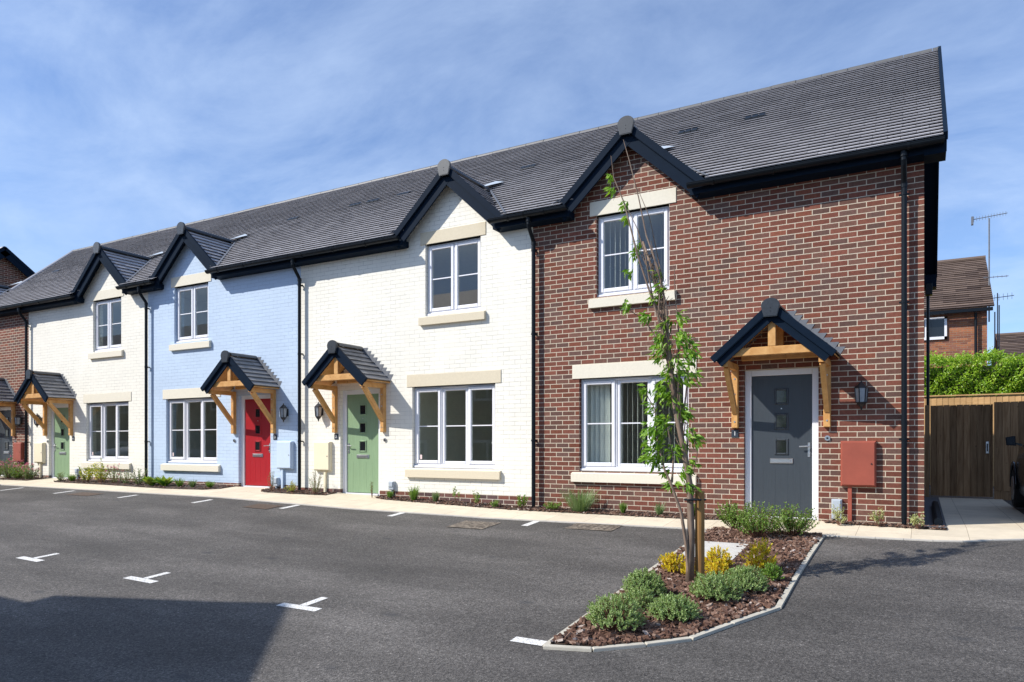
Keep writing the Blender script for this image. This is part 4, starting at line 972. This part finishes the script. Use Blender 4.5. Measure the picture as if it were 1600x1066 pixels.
m = MB(); boards(m, -4, 9.0, 11.2, -.03, 2.28, .13, tilt=.006); m.build('board_panel', 'fence_new', f)
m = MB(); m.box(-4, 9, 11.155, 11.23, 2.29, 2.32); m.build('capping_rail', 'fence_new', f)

def rnd_dir():
    while True:
        v = Vector((random.uniform(-1, 1), random.uniform(-1, 1), random.uniform(-1, 1)))
        if .05 < v.length < 1: return v.normalized()
hd = empty('hedge', (2, 12.2, 0), 'bright green laurel hedge above the gate and fence', 'hedge')
m = MB()
def hz(x): return 3.27 + .10*math.sin(x*1.7) + .07*math.sin(x*4.1+1) + .04*math.sin(x*9)
for _ in range(21000):
    x = random.uniform(-1.2, 5.2) if random.random() < .85 else random.uniform(-4, 9); top = hz(x)
    zc = random.uniform(2.0, top); lump = .10*math.sin(x*5+zc*7)+.08*math.sin(x*11-zc*9)
    if random.random() < .68: p = (x, 11.50+lump+abs(random.gauss(0, .09)), zc)
    else: p = (x, random.uniform(11.5, 13.2), top+random.gauss(0, .05)+lump*.4)
    n_ = (rnd_dir()+Vector((-.3, -.8, .9))).normalized(); d_ = (rnd_dir()+Vector((0, -.3, .1))).normalized()
    m.leaf(p, d_, n_, random.uniform(.055, .10), random.uniform(.028, .045))
m.build('foliage', 'l_hedge', hd)
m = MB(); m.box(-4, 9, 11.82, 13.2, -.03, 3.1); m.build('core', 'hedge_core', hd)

# perforated drain pipe left on the gravel
m = MB(); pts = [(.16, y_, .03) for y_ in [.05, .5, 1.0, 1.6, 2.4, 3.4]]; m.tube(pts, .045, 12)
for i in range(34):
    y_ = .08 + i*.1; m.tube([(.16, y_, .03), (.16, y_+.05, .03)], .052, 12)
tag(m.build('drain_pipe', 'gutter', loc=(.16, 1.7, 0)), 'black ribbed drainage pipe lying on gravel beside the end wall', 'pipe')

# ------------------------------------------------------------ cars
def car(x, y, rz, paint, label, k_h=1.0):
    """hatchback, nose towards local +Y, origin at the middle of the ground footprint"""
    c = empty('parked_car', (x, y, G(x, y)), label, 'car'); cr, sr = math.cos(rz), math.sin(rz); gx = 0.08 if y < 0 else 0
    z0 = G(x, y)
    def T(p): X = x + p[0]*cr - p[1]*sr; Y = y + p[0]*sr + p[1]*cr; return (X, Y, z0 + (Y-y)*gx + p[2]*k_h)
    # stations along the length: (y, z bottom, z belt, half width)
    ST = [(-2.06, .42, .86, .66), (-1.98, .30, .95, .78), (-1.6, .24, .99, .85), (-.9, .20, .98, .875), (0, .20, .96, .88), (.8, .20, .93, .87), (1.15, .22, .90, .86), (1.6, .24, .82, .83), (1.9, .28, .72, .77), (2.06, .38, .60, .62)]
    m = MB(); sec = []
    for yy, zb, zt, hw in ST:
        h_ = zt-zb
        prof = [(-hw*.80, zb), (-hw*.96, zb+.06), (-hw, zb+h_*.45), (-hw*.985, zb+h_*.75), (-hw*.94, zt-.02), (-hw*.86, zt), (0, zt+.035), (hw*.86, zt), (hw*.94, zt-.02), (hw*.985, zb+h_*.75), (hw, zb+h_*.45), (hw*.96, zb+.06), (hw*.80, zb)]
        sec.append([(px, yy, pz) for px, pz in prof])
    n = len(sec[0]); vs = [T(p) for s_ in sec for p in s_]
    fs = [(i*n+j, i*n+(j+1) % n, (i+1)*n+(j+1) % n, (i+1)*n+j) for i in range(len(sec)-1) for j in range(n)] + [tuple(reversed(range(n))), tuple((len(sec)-1)*n+j for j in range(n))]
    m.add(vs, fs)
    for sx in (-1, 1):       # wheel arch lips
        for wy in (-1.28, 1.28):
            a = [T((sx*.878, wy+math.cos(math.pi*i/12)*.37, .32+math.sin(math.pi*i/12)*.37)) for i in range(13)]; m.tube(a, .022, 6)
    body = m.build('body', paint, c, smooth=True)
    gh = [(-1.95, .95, .70, 0), (-1.55, .97, .69, .43), (-.6, .97, .70, .52), (.15, .95, .70, .50), (1.0, .90, .72, 0.0)]
    m = MB(); vs = []
    for yy, zb, hw, up in gh:
        t = .80 if up > 0 else 1
        vs += [T((-hw-.05, yy, zb-.03)), T((-hw*t*.92, yy, zb+up)), T((hw*t*.92, yy, zb+up)), T((hw+.05, yy, zb-.03))]
    m.add(vs, [(i*4+j, i*4+j+1, (i+1)*4+j+1, (i+1)*4+j) for i in range(4) for j in range(3)]); m.build('windows', 'darkglass', c)
    m = MB(); m.add([T(p) for p in [(-.53, -1.6, 1.415), (.53, -1.6, 1.415), (.53, .2, 1.465), (-.53, .2, 1.465), (-.53, -1.6, 1.435), (.53, -1.6, 1.435), (.53, .2, 1.49), (-.53, .2, 1.49)]], [(0,3,2,1),(4,5,6,7),(0,1,5,4),(1,2,6,5),(2,3,7,6),(3,0,4,7)])
    for sx in (-1, 1):
        m.beam(T((sx*.755, .98, .90)), T((sx*.53, .15, 1.46)), .05, .05); m.beam(T((sx*.53, .15, 1.46)), T((sx*.53, -1.55, 1.41)), .04, .04); m.beam(T((sx*.53, -1.55, 1.41)), T((sx*.74, -1.93, .96)), .08, .06); m.beam(T((sx*.75, -.55, .97)), T((sx*.54, -.45, 1.47)), .05, .04)
    m.build('pillars', paint, c)
    for sx in (-1, 1):
        for wy in (-1.28, 1.28):
            m = MB(); m.tube([T((sx*.66, wy, .32)), T((sx*.70, wy, .32)), T((sx*.86, wy, .32)), T((sx*.885, wy, .32))], [.29, .32, .32, .29], 24); wh = m.build('wheel', 'rubber', c)
            m = MB(); m.tube([T((sx*.875, wy, .32)), T((sx*.893, wy, .32))], [.20, .19], 20)
            m.build('hubcap', 'steel', wh)
        m = MB(); cx0 = sx*.93
        m.add([T(p) for p in [(sx*.90, .62, .93), (sx*1.03, .60, .94), (sx*1.04, .60, 1.05), (sx*.91, .62, 1.07), (sx*.90, .72, .95), (sx*1.02, .74, .95), (sx*1.03, .74, 1.05), (sx*.91, .72, 1.06)]], [(0,1,2,3),(4,7,6,5),(0,4,5,1),(1,5,6,2),(2,6,7,3),(3,7,4,0)])
        m.beam(T((sx*.82, .68, .94)), T((sx*.92, .68, .97)), .06, .03); mr = m.build('wing_mirror', paint, c)
        m = MB(); m.add([T(p) for p in [(sx*.915, .606, .945), (sx*1.015, .592, .95), (sx*1.025, .592, 1.04), (sx*.925, .606, 1.055)]], [(0,1,2,3)]); m.build('mirror_glass', 'darkglass', mr)
        m = MB(); m.add([T((sx*(.52+.2*i/4), 2.03-.10*i/4*i/2, .62+.08*j)) for i in range(5) for j in range(2)], [(2*i, 2*i+2, 2*i+3, 2*i+1) for i in range(4)]); m.build('headlight', 'steel', c)
        m = MB(); m.add([T((sx*.62, -2.075, .70)), T((sx*.78, -1.99, .70)), T((sx*.78, -1.97, .90)), T((sx*.62, -2.04, .88))], [(0,1,2,3)]); m.build('tail_light', 'red_box', c)
        m = MB(); m.beam(T((sx*.885, -.35, .80)), T((sx*.885, -.17, .80)), .02, .022); m.build('door_handle', paint, c)
    return c
car(2.14, 2.25, 0, 'car_black', 'black parked car cut by the right edge of the photo beside the side path', 1.12)
car(-21.45, -3.9, 0, 'car_silver', 'silver car parked just outside the left edge, shading the path end', 1.15)

# ------------------------------------------------------------ tree and stake
TX, TY = -1.95, -3.84; tz = G(TX, TY)+.02
tr = empty('cherry_tree', (TX, TY, tz), 'slim young upright cherry tree with sparse drooping leaves on the island', 'tree')
TR = [(-1.965, tz-.05), (-1.955, .14), (-1.965, .63), (-2.02, 1.0), (-2.10, 1.37), (-2.16, 1.88), (-2.23, 2.38), (-2.32, 2.71), (-2.43, 3.05)]
m = MB(); m.tube([(x, TY+.02*math.sin(i*1.3), z) for i, (x, z) in enumerate(TR)], [.045, .035, .031, .028, .025, .022, .018, .014, .010], 10)
m.build('trunk', 'bark', tr, smooth=True)
br = MB(); lf = MB()
RUNS = [([(-1.97,-.28),(-1.99,.07),(-2.04,.38),(-2.14,.66),(-2.20,.78),(-2.27,1.06),(-2.30,1.38),(-2.42,1.58)], .022, .004),
        ([(-2.14,.66),(-2.12,.9),(-2.17,1.2)], .013, .004),
        ([(-2.12,1.5),(-2.15,1.75),(-2.19,2.38),(-2.27,2.76),(-2.39,3.1),(-2.47,3.49),(-2.57,3.89),(-2.63,4.10)], .016, .003),
        ([(-2.2,2.2),(-2.32,2.45),(-2.39,2.91),(-2.47,3.17),(-2.57,3.38)], .012, .003),
        ([(-2.2,2.1),(-2.27,2.26),(-2.23,2.63),(-2.28,2.77),(-2.33,3.03)], .010, .003),
        ([(-2.04,1.0),(-2.0,1.25),(-1.92,1.12),(-1.88,.94),(-1.92,.75)], .009, .003),
        ([(-2.13,1.6),(-2.16,1.78),(-2.33,2.11),(-2.43,2.27),(-2.63,2.42)], .011, .003),
        ([(-2.1,1.5),(-2.22,2.13),(-2.47,2.92),(-2.61,3.45),(-2.72,3.72),(-2.75,3.95)], .015, .003),
        ([(-2.05,1.1),(-2.01,1.5),(-1.97,1.9),(-1.98,2.1)], .012, .004),
        ([(-2.06,1.15),(-2.09,1.6),(-2.08,2.1),(-2.12,2.5),(-2.13,2.75)], .013, .003),
        ([(-2.02,.9),(-2.08,1.4),(-2.20,1.9),(-2.24,2.3)], .013, .004),
        ([(-2.17,1.9),(-2.27,2.5),(-2.37,2.75),(-2.50,3.02)], .011, .003),
        ([(-2.18,2.0),(-2.25,2.7),(-2.38,3.3),(-2.50,3.6)], .009, .0025)]
for q, (pts, ra, rb) in enumerate(RUNS):
    n = len(pts); oy = random.uniform(-.07, .07)
    P = [(x, TY + oy*min(1, i/2) + random.uniform(-.008, .008), z) for i, (x, z) in enumerate(pts)]
    br.tube(P, [ra + (rb-ra)*i/(n-1) for i in range(n)], 6)
for _ in range(46):       # short twigs hugging the stem
    z = random.uniform(.8, 2.6); i = max(j for j in range(len(TR)-1) if TR[j][1] <= z); t_ = (z-TR[i][1])/(TR[i+1][1]-TR[i][1]); x = TR[i][0]+(TR[i+1][0]-TR[i][0])*t_
    a = random.uniform(0, 6.28); d = Vector((math.cos(a)*.22-.10, math.sin(a)*.22, random.uniform(.5, 1.0))).normalized(); L = random.uniform(.12, .40)
    p = Vector((x, TY, z)); br.tube([p, p+d*L*.5, p+d*L*.9+Vector((0, 0, L*.1))], [.006, .005, .002], 5)
for _ in range(260):      # bud clusters along the crowded stems
    z = random.uniform(1.9, 2.95); i = max(j for j in range(len(TR)-1) if TR[j][1] <= z); t_ = (z-TR[i][1])/(TR[i+1][1]-TR[i][1]); x = TR[i][0]+(TR[i+1][0]-TR[i][0])*t_
    p = Vector((x+random.gauss(0, .03), TY+random.gauss(0, .03), z)); d = (rnd_dir()+Vector((0, 0, 1))).normalized(); br.tube([p, p+d*random.uniform(.02, .06)], [.004, .002], 4)
CL = [(-2.05,1.35,.07),(-2.25,1.25,.09),(-2.35,1.12,.10),(-2.30,.86,.07),(-2.10,1.82,.09),(-2.20,1.95,.09),(-2.12,.95,.06),(-2.03,.72,.05),(-2.22,1.55,.07),(-2.05,2.05,.08),(-2.40,2.28,.07),(-2.23,2.07,.11),(-2.17,2.19,.06),(-2.01,1.96,.12),(-1.95,1.86,.07),(-2.27,1.88,.07),(-2.14,1.69,.12),(-1.98,1.68,.09),(-2.40,1.54,.05),(-2.17,1.49,.11),(-2.33,1.38,.06),(-2.20,1.22,.09),(-2.30,1.12,.12),(-2.27,1.0,.12),(-2.35,.90,.09),(-2.01,1.31,.06),(-1.98,1.12,.07),(-1.90,1.06,.06),(-2.07,.97,.07),(-1.98,.81,.07),(-2.14,.62,.05),(-1.98,.60,.06),(-2.20,.75,.06),(-2.47,3.01,.04),(-2.50,2.92,.05),(-2.60,2.42,.05),(-2.57,2.74,.04),(-2.27,2.70,.05),(-2.23,2.54,.06),(-2.30,2.45,.05),(-2.77,3.74,.02),(-2.75,3.60,.04),(-2.61,3.42,.04),(-2.60,3.29,.03),(-2.07,2.24,.06)]
for x, z, r in CL:
    n = int(14 + r*r*3800)
    for _ in range(n):
        o = rnd_dir()*random.random()**.5*r*1.05; side = 1 if (x+o.x) > -2.12 else -1
        p = Vector((x+o.x, TY+o.y*1.3, z+o.z*1.1+.03)); d = Vector((side*random.uniform(.0, .9), random.uniform(-.8, .8), random.uniform(-1.1, .15)))
        nn = Vector((random.uniform(-.8, .8), random.uniform(-1, .2), random.uniform(.2, 1)))
        lf.leaf(p, d, nn, random.uniform(.058, .110), random.uniform(.021, .036), .2)
br.build('branch', 'bark', tr); lf.build('foliage', 'l_tree', tr)
m = MB(); m.tube([(-1.885, TY+.07, tz-.1), (-1.885, TY+.07, .575), (-1.885, TY+.07, .585)], [.045, .045, .038], 14)
tag(m.build('tree_stake', 'stake', loc=(-1.885, TY+.07, tz)), 'round orange brown timber stake standing behind the cherry trunk', 'stake')
m = MB(); m.tube([(-2.01, TY-.01, .50), (-1.96, TY-.055, .50), (-1.88, TY+.015, .50), (-1.835, TY+.08, .50), (-1.90, TY+.125, .50), (-2.0, TY+.04, .50), (-2.01, TY-.01, .50)], .011, 6)
tag(m.build('tree_tie', 'black_metal', loc=(-1.95, TY, .50)), 'black rubber strap tying the cherry trunk to its stake', 'strap')

# ------------------------------------------------------------ shrubs
def mound(x, y, w_, h_, mat, label, name='hebe_shrub', cat='shrub', group='low mounded shrubs on the island', sprigs=640, leaf=.018, lw=.011, per=10, stem_col='stem', flat=.9):
    z = G(x, y)+.02; c = empty(name, (x, y, z), label, cat, group); m = MB(); st = MB()
    for i in range(sprigs):
        d = rnd_dir(); d.z = abs(d.z)*1.1-.12; d.normalize(); rr = random.uniform(.78, 1.08)*(1+.10*math.sin(d.x*5+x*9)*math.cos(d.y*6))
        if random.random() < .3: rr *= random.uniform(.6, .9)
        p = Vector((x + d.x*w_/2*rr, y + d.y*w_/2*rr*flat, z + max(.01, h_*.30 + d.z*h_*.68*rr))); ax = (d + Vector((0, 0, .7)) + rnd_dir()*.25).normalized()
        if i % 3 == 0: st.tube([(x+d.x*w_*.08, y+d.y*w_*.08, z), p], [.003, .0015], 4)
        for j in range(per):
            t = j/per; q = p + ax*(t-.6)*leaf*2.0; o = rnd_dir(); o = (o - ax*o.dot(ax)).normalized(); dd = (o*(1.1-t*.7) + ax*(.35+t)).normalized()
            m.leaf(q, dd, ax, leaf*random.uniform(.75, 1.15), lw*random.uniform(.8, 1.2), .15)
    m.build('foliage', mat, c); st.build('stem', stem_col, c); return c
mound(-2.12, -5.38, .43, .28, 'l_hebe', 'grey green mounded shrub nearest the pointed tip of the island')
mound(-2.22, -4.42, .37, .24, 'l_hebe', 'grey green mounded shrub second along the left kerb of the island')
mound(-2.13, -4.78, .26, .18, 'l_hebe', 'smallest grey green shrub squeezed between the two mounds by the left kerb', sprigs=220)
mound(-1.78, -4.95, .38, .20, 'l_hebe', 'round grey green shrub alone in the middle of the bark in front of the trunk')
mound(-1.60, -4.30, .43, .25, 'l_hebe', 'large grey green mound just right of the tree trunk')
mound(-1.42, -3.92, .37, .23, 'l_hebe', 'grey green mound furthest right behind the large mound by the trunk')
yg = 'golden shrubs round the tree trunk'
mound(-2.23, -3.50, .26, .21, 'l_yellow', 'bright yellow leaved shrub left of the tree trunk', 'golden_shrub', group=yg, sprigs=95, leaf=.028, lw=.016, per=12)
mound(-2.05, -3.55, .14, .14, 'l_yellow', 'tiny yellow shrub touching the left of the trunk', 'golden_shrub', group=yg, sprigs=40, leaf=.028, lw=.016, per=10)
mound(-1.87, -3.10, .27, .19, 'l_yellow', 'yellow shrub behind the trunk on the edge of the pale slab', 'golden_shrub', group=yg, sprigs=95, leaf=.028, lw=.016, per=12)
mound(-1.80, -3.47, .22, .15, 'l_yellow', 'low yellow and orange shrub just right of the stake foot', 'golden_shrub', group=yg, sprigs=70, leaf=.028, lw=.016, per=11)
mound(-1.42, -3.25, .30, .33, 'l_yellow', 'tallest yellow shrub near the right kerb of the island', 'golden_shrub', group=yg, sprigs=120, leaf=.028, lw=.016, per=12)
mound(-1.27, -3.50, .18, .18, 'l_green', 'small dull green shrub right of the tallest yellow shrub', 'golden_shrub', group=yg, sprigs=70, leaf=.028, lw=.014, per=10)

def bushy(x, y, w_, h_, mat, label, name='leafy_shrub', cat='shrub', group=None, stems=26, leaf=.030, lw=.015, low=.3, n=34, flowers=0, stem_mat='stem', spread=1.0, droop=.2):
    z = G(x, y)+.02; c = empty(name, (x, y, z), label, cat, group); m = MB(); st = MB(); fl = MB()
    for i in range(stems):
        a = random.uniform(0, 6.283); rr = random.random()**.6*w_/2*spread; hh = h_*random.choice((1, 1, 1, .8, .62))*random.uniform(.70, 1.06)*(1-.25*(rr/(w_/2+.001))**2)
        b = Vector((x+math.cos(a)*rr*.15, y+math.sin(a)*rr*.15, z)); t = Vector((x+math.cos(a)*rr, y+math.sin(a)*rr*.85, z+hh)); md = (b+t)/2 + Vector((math.cos(a), math.sin(a), 0))*rr*.10
        st.tube([b, md, t], [.0035, .0028, .0015], 4)
        for j in range(n):
            u = low+(1-low)*(j+random.random())/n; p = (b*(1-u)**2 + md*2*u*(1-u) + t*u*u) + rnd_dir()*.012
            d = (rnd_dir()+Vector((math.cos(a)*.4, math.sin(a)*.4, .5-droop))).normalized(); m.leaf(p, d, rnd_dir()+Vector((0, -.3, .8)), leaf*random.uniform(.7, 1.2), lw*random.uniform(.8, 1.2), .15)
        if flowers and random.random() < flowers:
            for _ in range(12): fl.leaf(t+rnd_dir()*.022, rnd_dir(), rnd_dir(), .026, .018)
    m.build('foliage', mat, c); st.build('stem', stem_mat, c)
    if flowers: fl.build('flower', 'petal', c)
    return c
gg_ = 'tall leafy shrubs at the door end of the island'
bushy(-2.18, -.96, .56, .40, 'l_green', 'leafy green shrub left of the charcoal door at the island end', group=gg_, stems=54, n=46, leaf=.026, lw=.015)
bushy(-1.78, -1.48, .74, .46, 'l_green', 'tall leafy green shrub with reddish stems in front of the charcoal door', group=gg_, stems=100, low=.38, n=34, leaf=.026, lw=.015)
bushy(-1.42, -1.24, .62, .42, 'l_green', 'leafy green shrub right of centre in front of the charcoal door', group=gg_, stems=80, low=.38, n=34, leaf=.026, lw=.015)

WG = 'small plants in the bark beds along the house walls'
def tuft(x, y, w_, h_, mat, label, name='grass_tuft', blades=120, bl=.008):
    z = G(x, y)+.02; m = MB()
    for _ in range(blades):
        a = random.uniform(0, 6.283); r_ = random.random()**.5*w_/2; hh = h_*random.uniform(.5, 1.05)
        b = Vector((x+math.cos(a)*r_*.3, y+math.sin(a)*r_*.3, z)); t = Vector((x+math.cos(a)*r_, y+math.sin(a)*r_, z+hh)); sd = Vector((-math.sin(a+.6), math.cos(a+.6), 0))*bl/2
        md = (b+t)/2+Vector((0, 0, hh*.12)); m.add([b-sd, b+sd, md+sd, t, md-sd], [(0,1,2,4),(4,2,3)])
        for _k in range(5):
            u = random.uniform(.3, 1); p = b*(1-u)+t*u; m.leaf(p, rnd_dir()+Vector((0, 0, .6)), rnd_dir(), .022, .006)
    return tag(m.build(name, mat, loc=(x, y, z)), label, 'plant', WG)
W = dict(cat='plant', group=WG)
bushy(-.98, -.30, .22, .27, 'l_vary', 'pale variegated plant in front of the grey socket by the terracotta meter box', 'variegated_plant', stems=12, low=.45, n=22, **W)
bushy(-.50, -.26, .24, .26, 'l_vary', 'pale variegated plant below the right side of the terracotta meter box', 'variegated_plant', stems=12, low=.5, n=20, **W)
bushy(-.06, -.26, .20, .22, 'l_vary', 'pale variegated plant at the foot of the right end downpipe', 'variegated_plant', stems=14, low=.4, n=22, **W)
tuft(-2.95, -.18, .12, .18, 'l_green', 'small green tuft half hidden behind the tree stake')
tuft(-3.46, -.2, .22, .20, 'l_silver', 'faint silvery tuft under the right half of the brick house window', blades=60)
tuft(-4.04, -.2, .14, .16, 'l_green', 'small round green tuft under the middle of the brick house window')
tuft(-4.75, -.22, .78, .40, 'l_silver', 'largest feathery lavender bush under the left of the brick house window', 'lavender', blades=230)
bushy(-5.23, -.22, .36, .14, 'l_green', 'low spreading green plant right of the pipe between cream and brick houses', 'low_plant', stems=26, n=18, **W)
bushy(-5.80, -.24, .26, .25, 'l_green', 'leafy light green plant left of the pipe between cream and brick houses', 'leafy_plant', stems=12, low=.3, n=16, leaf=.04, lw=.022, **W)
bushy(-6.30, -.26, .20, .15, 'l_broad', 'compact green plant below the right end of the cream house window sill', 'leafy_plant', stems=16, n=16, low=.1, **W)
bushy(-6.72, -.24, .18, .26, 'l_green', 'upright leafy sprig under the right part of the cream house window', 'leafy_plant', stems=7, low=.3, n=16, leaf=.04, lw=.02, **W)
bushy(-7.11, -.24, .12, .34, 'l_green', 'tall thin sprig with tip leaves under the middle of the cream house window', 'leafy_plant', stems=4, low=.55, n=14, leaf=.04, lw=.02, **W)
tuft(-7.57, -.22, .16, .18, 'l_silver', 'pale grey green tuft under the left part of the cream house window')
tuft(-8.05, -.22, .26, .27, 'l_green', 'bright green rounded tuft below the left end of the cream house window')
tuft(-8.62, -.20, .14, .14, 'l_green', 'little tuft under the grey socket right of the near sage green door')
bushy(-9.00, -.26, .16, .34, 'l_silver', 'thin wispy plant in front of the near sage green door edge', 'wispy_plant', stems=5, low=.4, n=12, **W)
bushy(-10.44, -.28, .30, .46, 'l_silver', 'tall grey green bush below the near cream meter box', 'leafy_plant', stems=18, low=.15, n=24, leaf=.03, lw=.010, **W)
bushy(-11.06, -.30, .34, .22, 'l_lime', 'brownish yellow plant at the foot of the pipe right of the red door', 'leafy_plant', stems=18, low=.2, n=16, **W)
bushy(-11.62, -.32, .20, .52, 'l_silver', 'tall wispy plant just right of the red door', 'wispy_plant', stems=9, low=.2, n=22, leaf=.028, lw=.010, **W)
tuft(-13.50, -.35, .26, .15, 'l_green', 'low green tuft under the right end of the blue house window')
tuft(-14.0, -.4, .24, .16, 'l_silver', 'low pale tuft under the centre of the blue house window')
tuft(-14.45, -.4, .26, .20, 'l_green', 'green tuft under the left centre of the blue house window')
def broad(x, y, w_, h_, label):
    z = G(x, y)+.02; m = MB()
    for _ in range(30):
        a = random.uniform(0, 6.283); d = Vector((math.cos(a), math.sin(a), random.uniform(.5, 1.5))).normalized(); m.leaf((x+math.cos(a)*.03, y+math.sin(a)*.03, z), d, (0, 0, 1), random.uniform(.6, 1)*h_*1.15, w_*.30, .12)
    return tag(m.build('broad_leaf_plant', 'l_broad', loc=(x, y, z)), label, 'plant', WG)
broad(-14.95, -.42, .42, .30, 'broad leaved green plant with yellowing leaf under the blue house window')
broad(-15.45, -.42, .48, .32, 'larger broad leaved green plant at the left end of the blue house window')
bushy(-15.95, -.38, .46, .44, 'l_silver', 'dark grey green bush by the pipe between the blue and far cream house', 'leafy_plant', stems=24, n=22, low=.1, leaf=.04, lw=.016, **W)
bushy(-16.45, -.38, .40, .36, 'l_silver', 'grey green bush just left of the blue house corner', 'leafy_plant', stems=20, n=20, low=.1, leaf=.038, lw=.014, **W)
bushy(-16.95, -.38, .46, .50, 'l_silver', 'pink flowering bush under the right end of the far cream house window', 'flowering_plant', stems=22, n=22, low=.1, leaf=.04, lw=.014, flowers=.5, **W)
bushy(-17.50, -.38, .52, .60, 'l_lime', 'tall yellow green shrub under the middle of the far cream house window', 'leafy_plant', stems=22, n=24, low=.25, leaf=.05, lw=.026, **W)
bushy(-18.05, -.38, .46, .48, 'l_lime', 'yellow green shrub under the left end of the far cream house window', 'leafy_plant', stems=20, n=22, low=.2, leaf=.05, lw=.026, **W)
tuft(-18.75, -.36, .26, .18, 'l_green', 'small green tuft beside the grey socket of the far cream house')
bushy(-19.25, -.38, .44, .24, 'l_silver', 'spreading grey green plant at the far sage green door', 'leafy_plant', stems=18, n=16, low=.1, leaf=.04, lw=.014, **W)
for x, hh, mt, lb in ((-20.75, .44, 'l_silver', 'pink flowering bush nearest the far sage green door'), (-21.25, .52, 'l_green', 'leafy bush with pink flowers under the far cream meter box'),
                      (-21.80, .60, 'l_silver', 'pink flowering bush below the left terracotta meter box'), (-22.35, .54, 'l_green', 'green leafy bush second from the left edge of the photo'), (-22.9, .56, 'l_silver', 'leafy bush at the far left edge of the photo')):
    bushy(x, -.40, .58, hh, mt, lb, 'flowering_plant', stems=40, n=28, low=.1, leaf=.042, lw=.018, flowers=.45, **W)
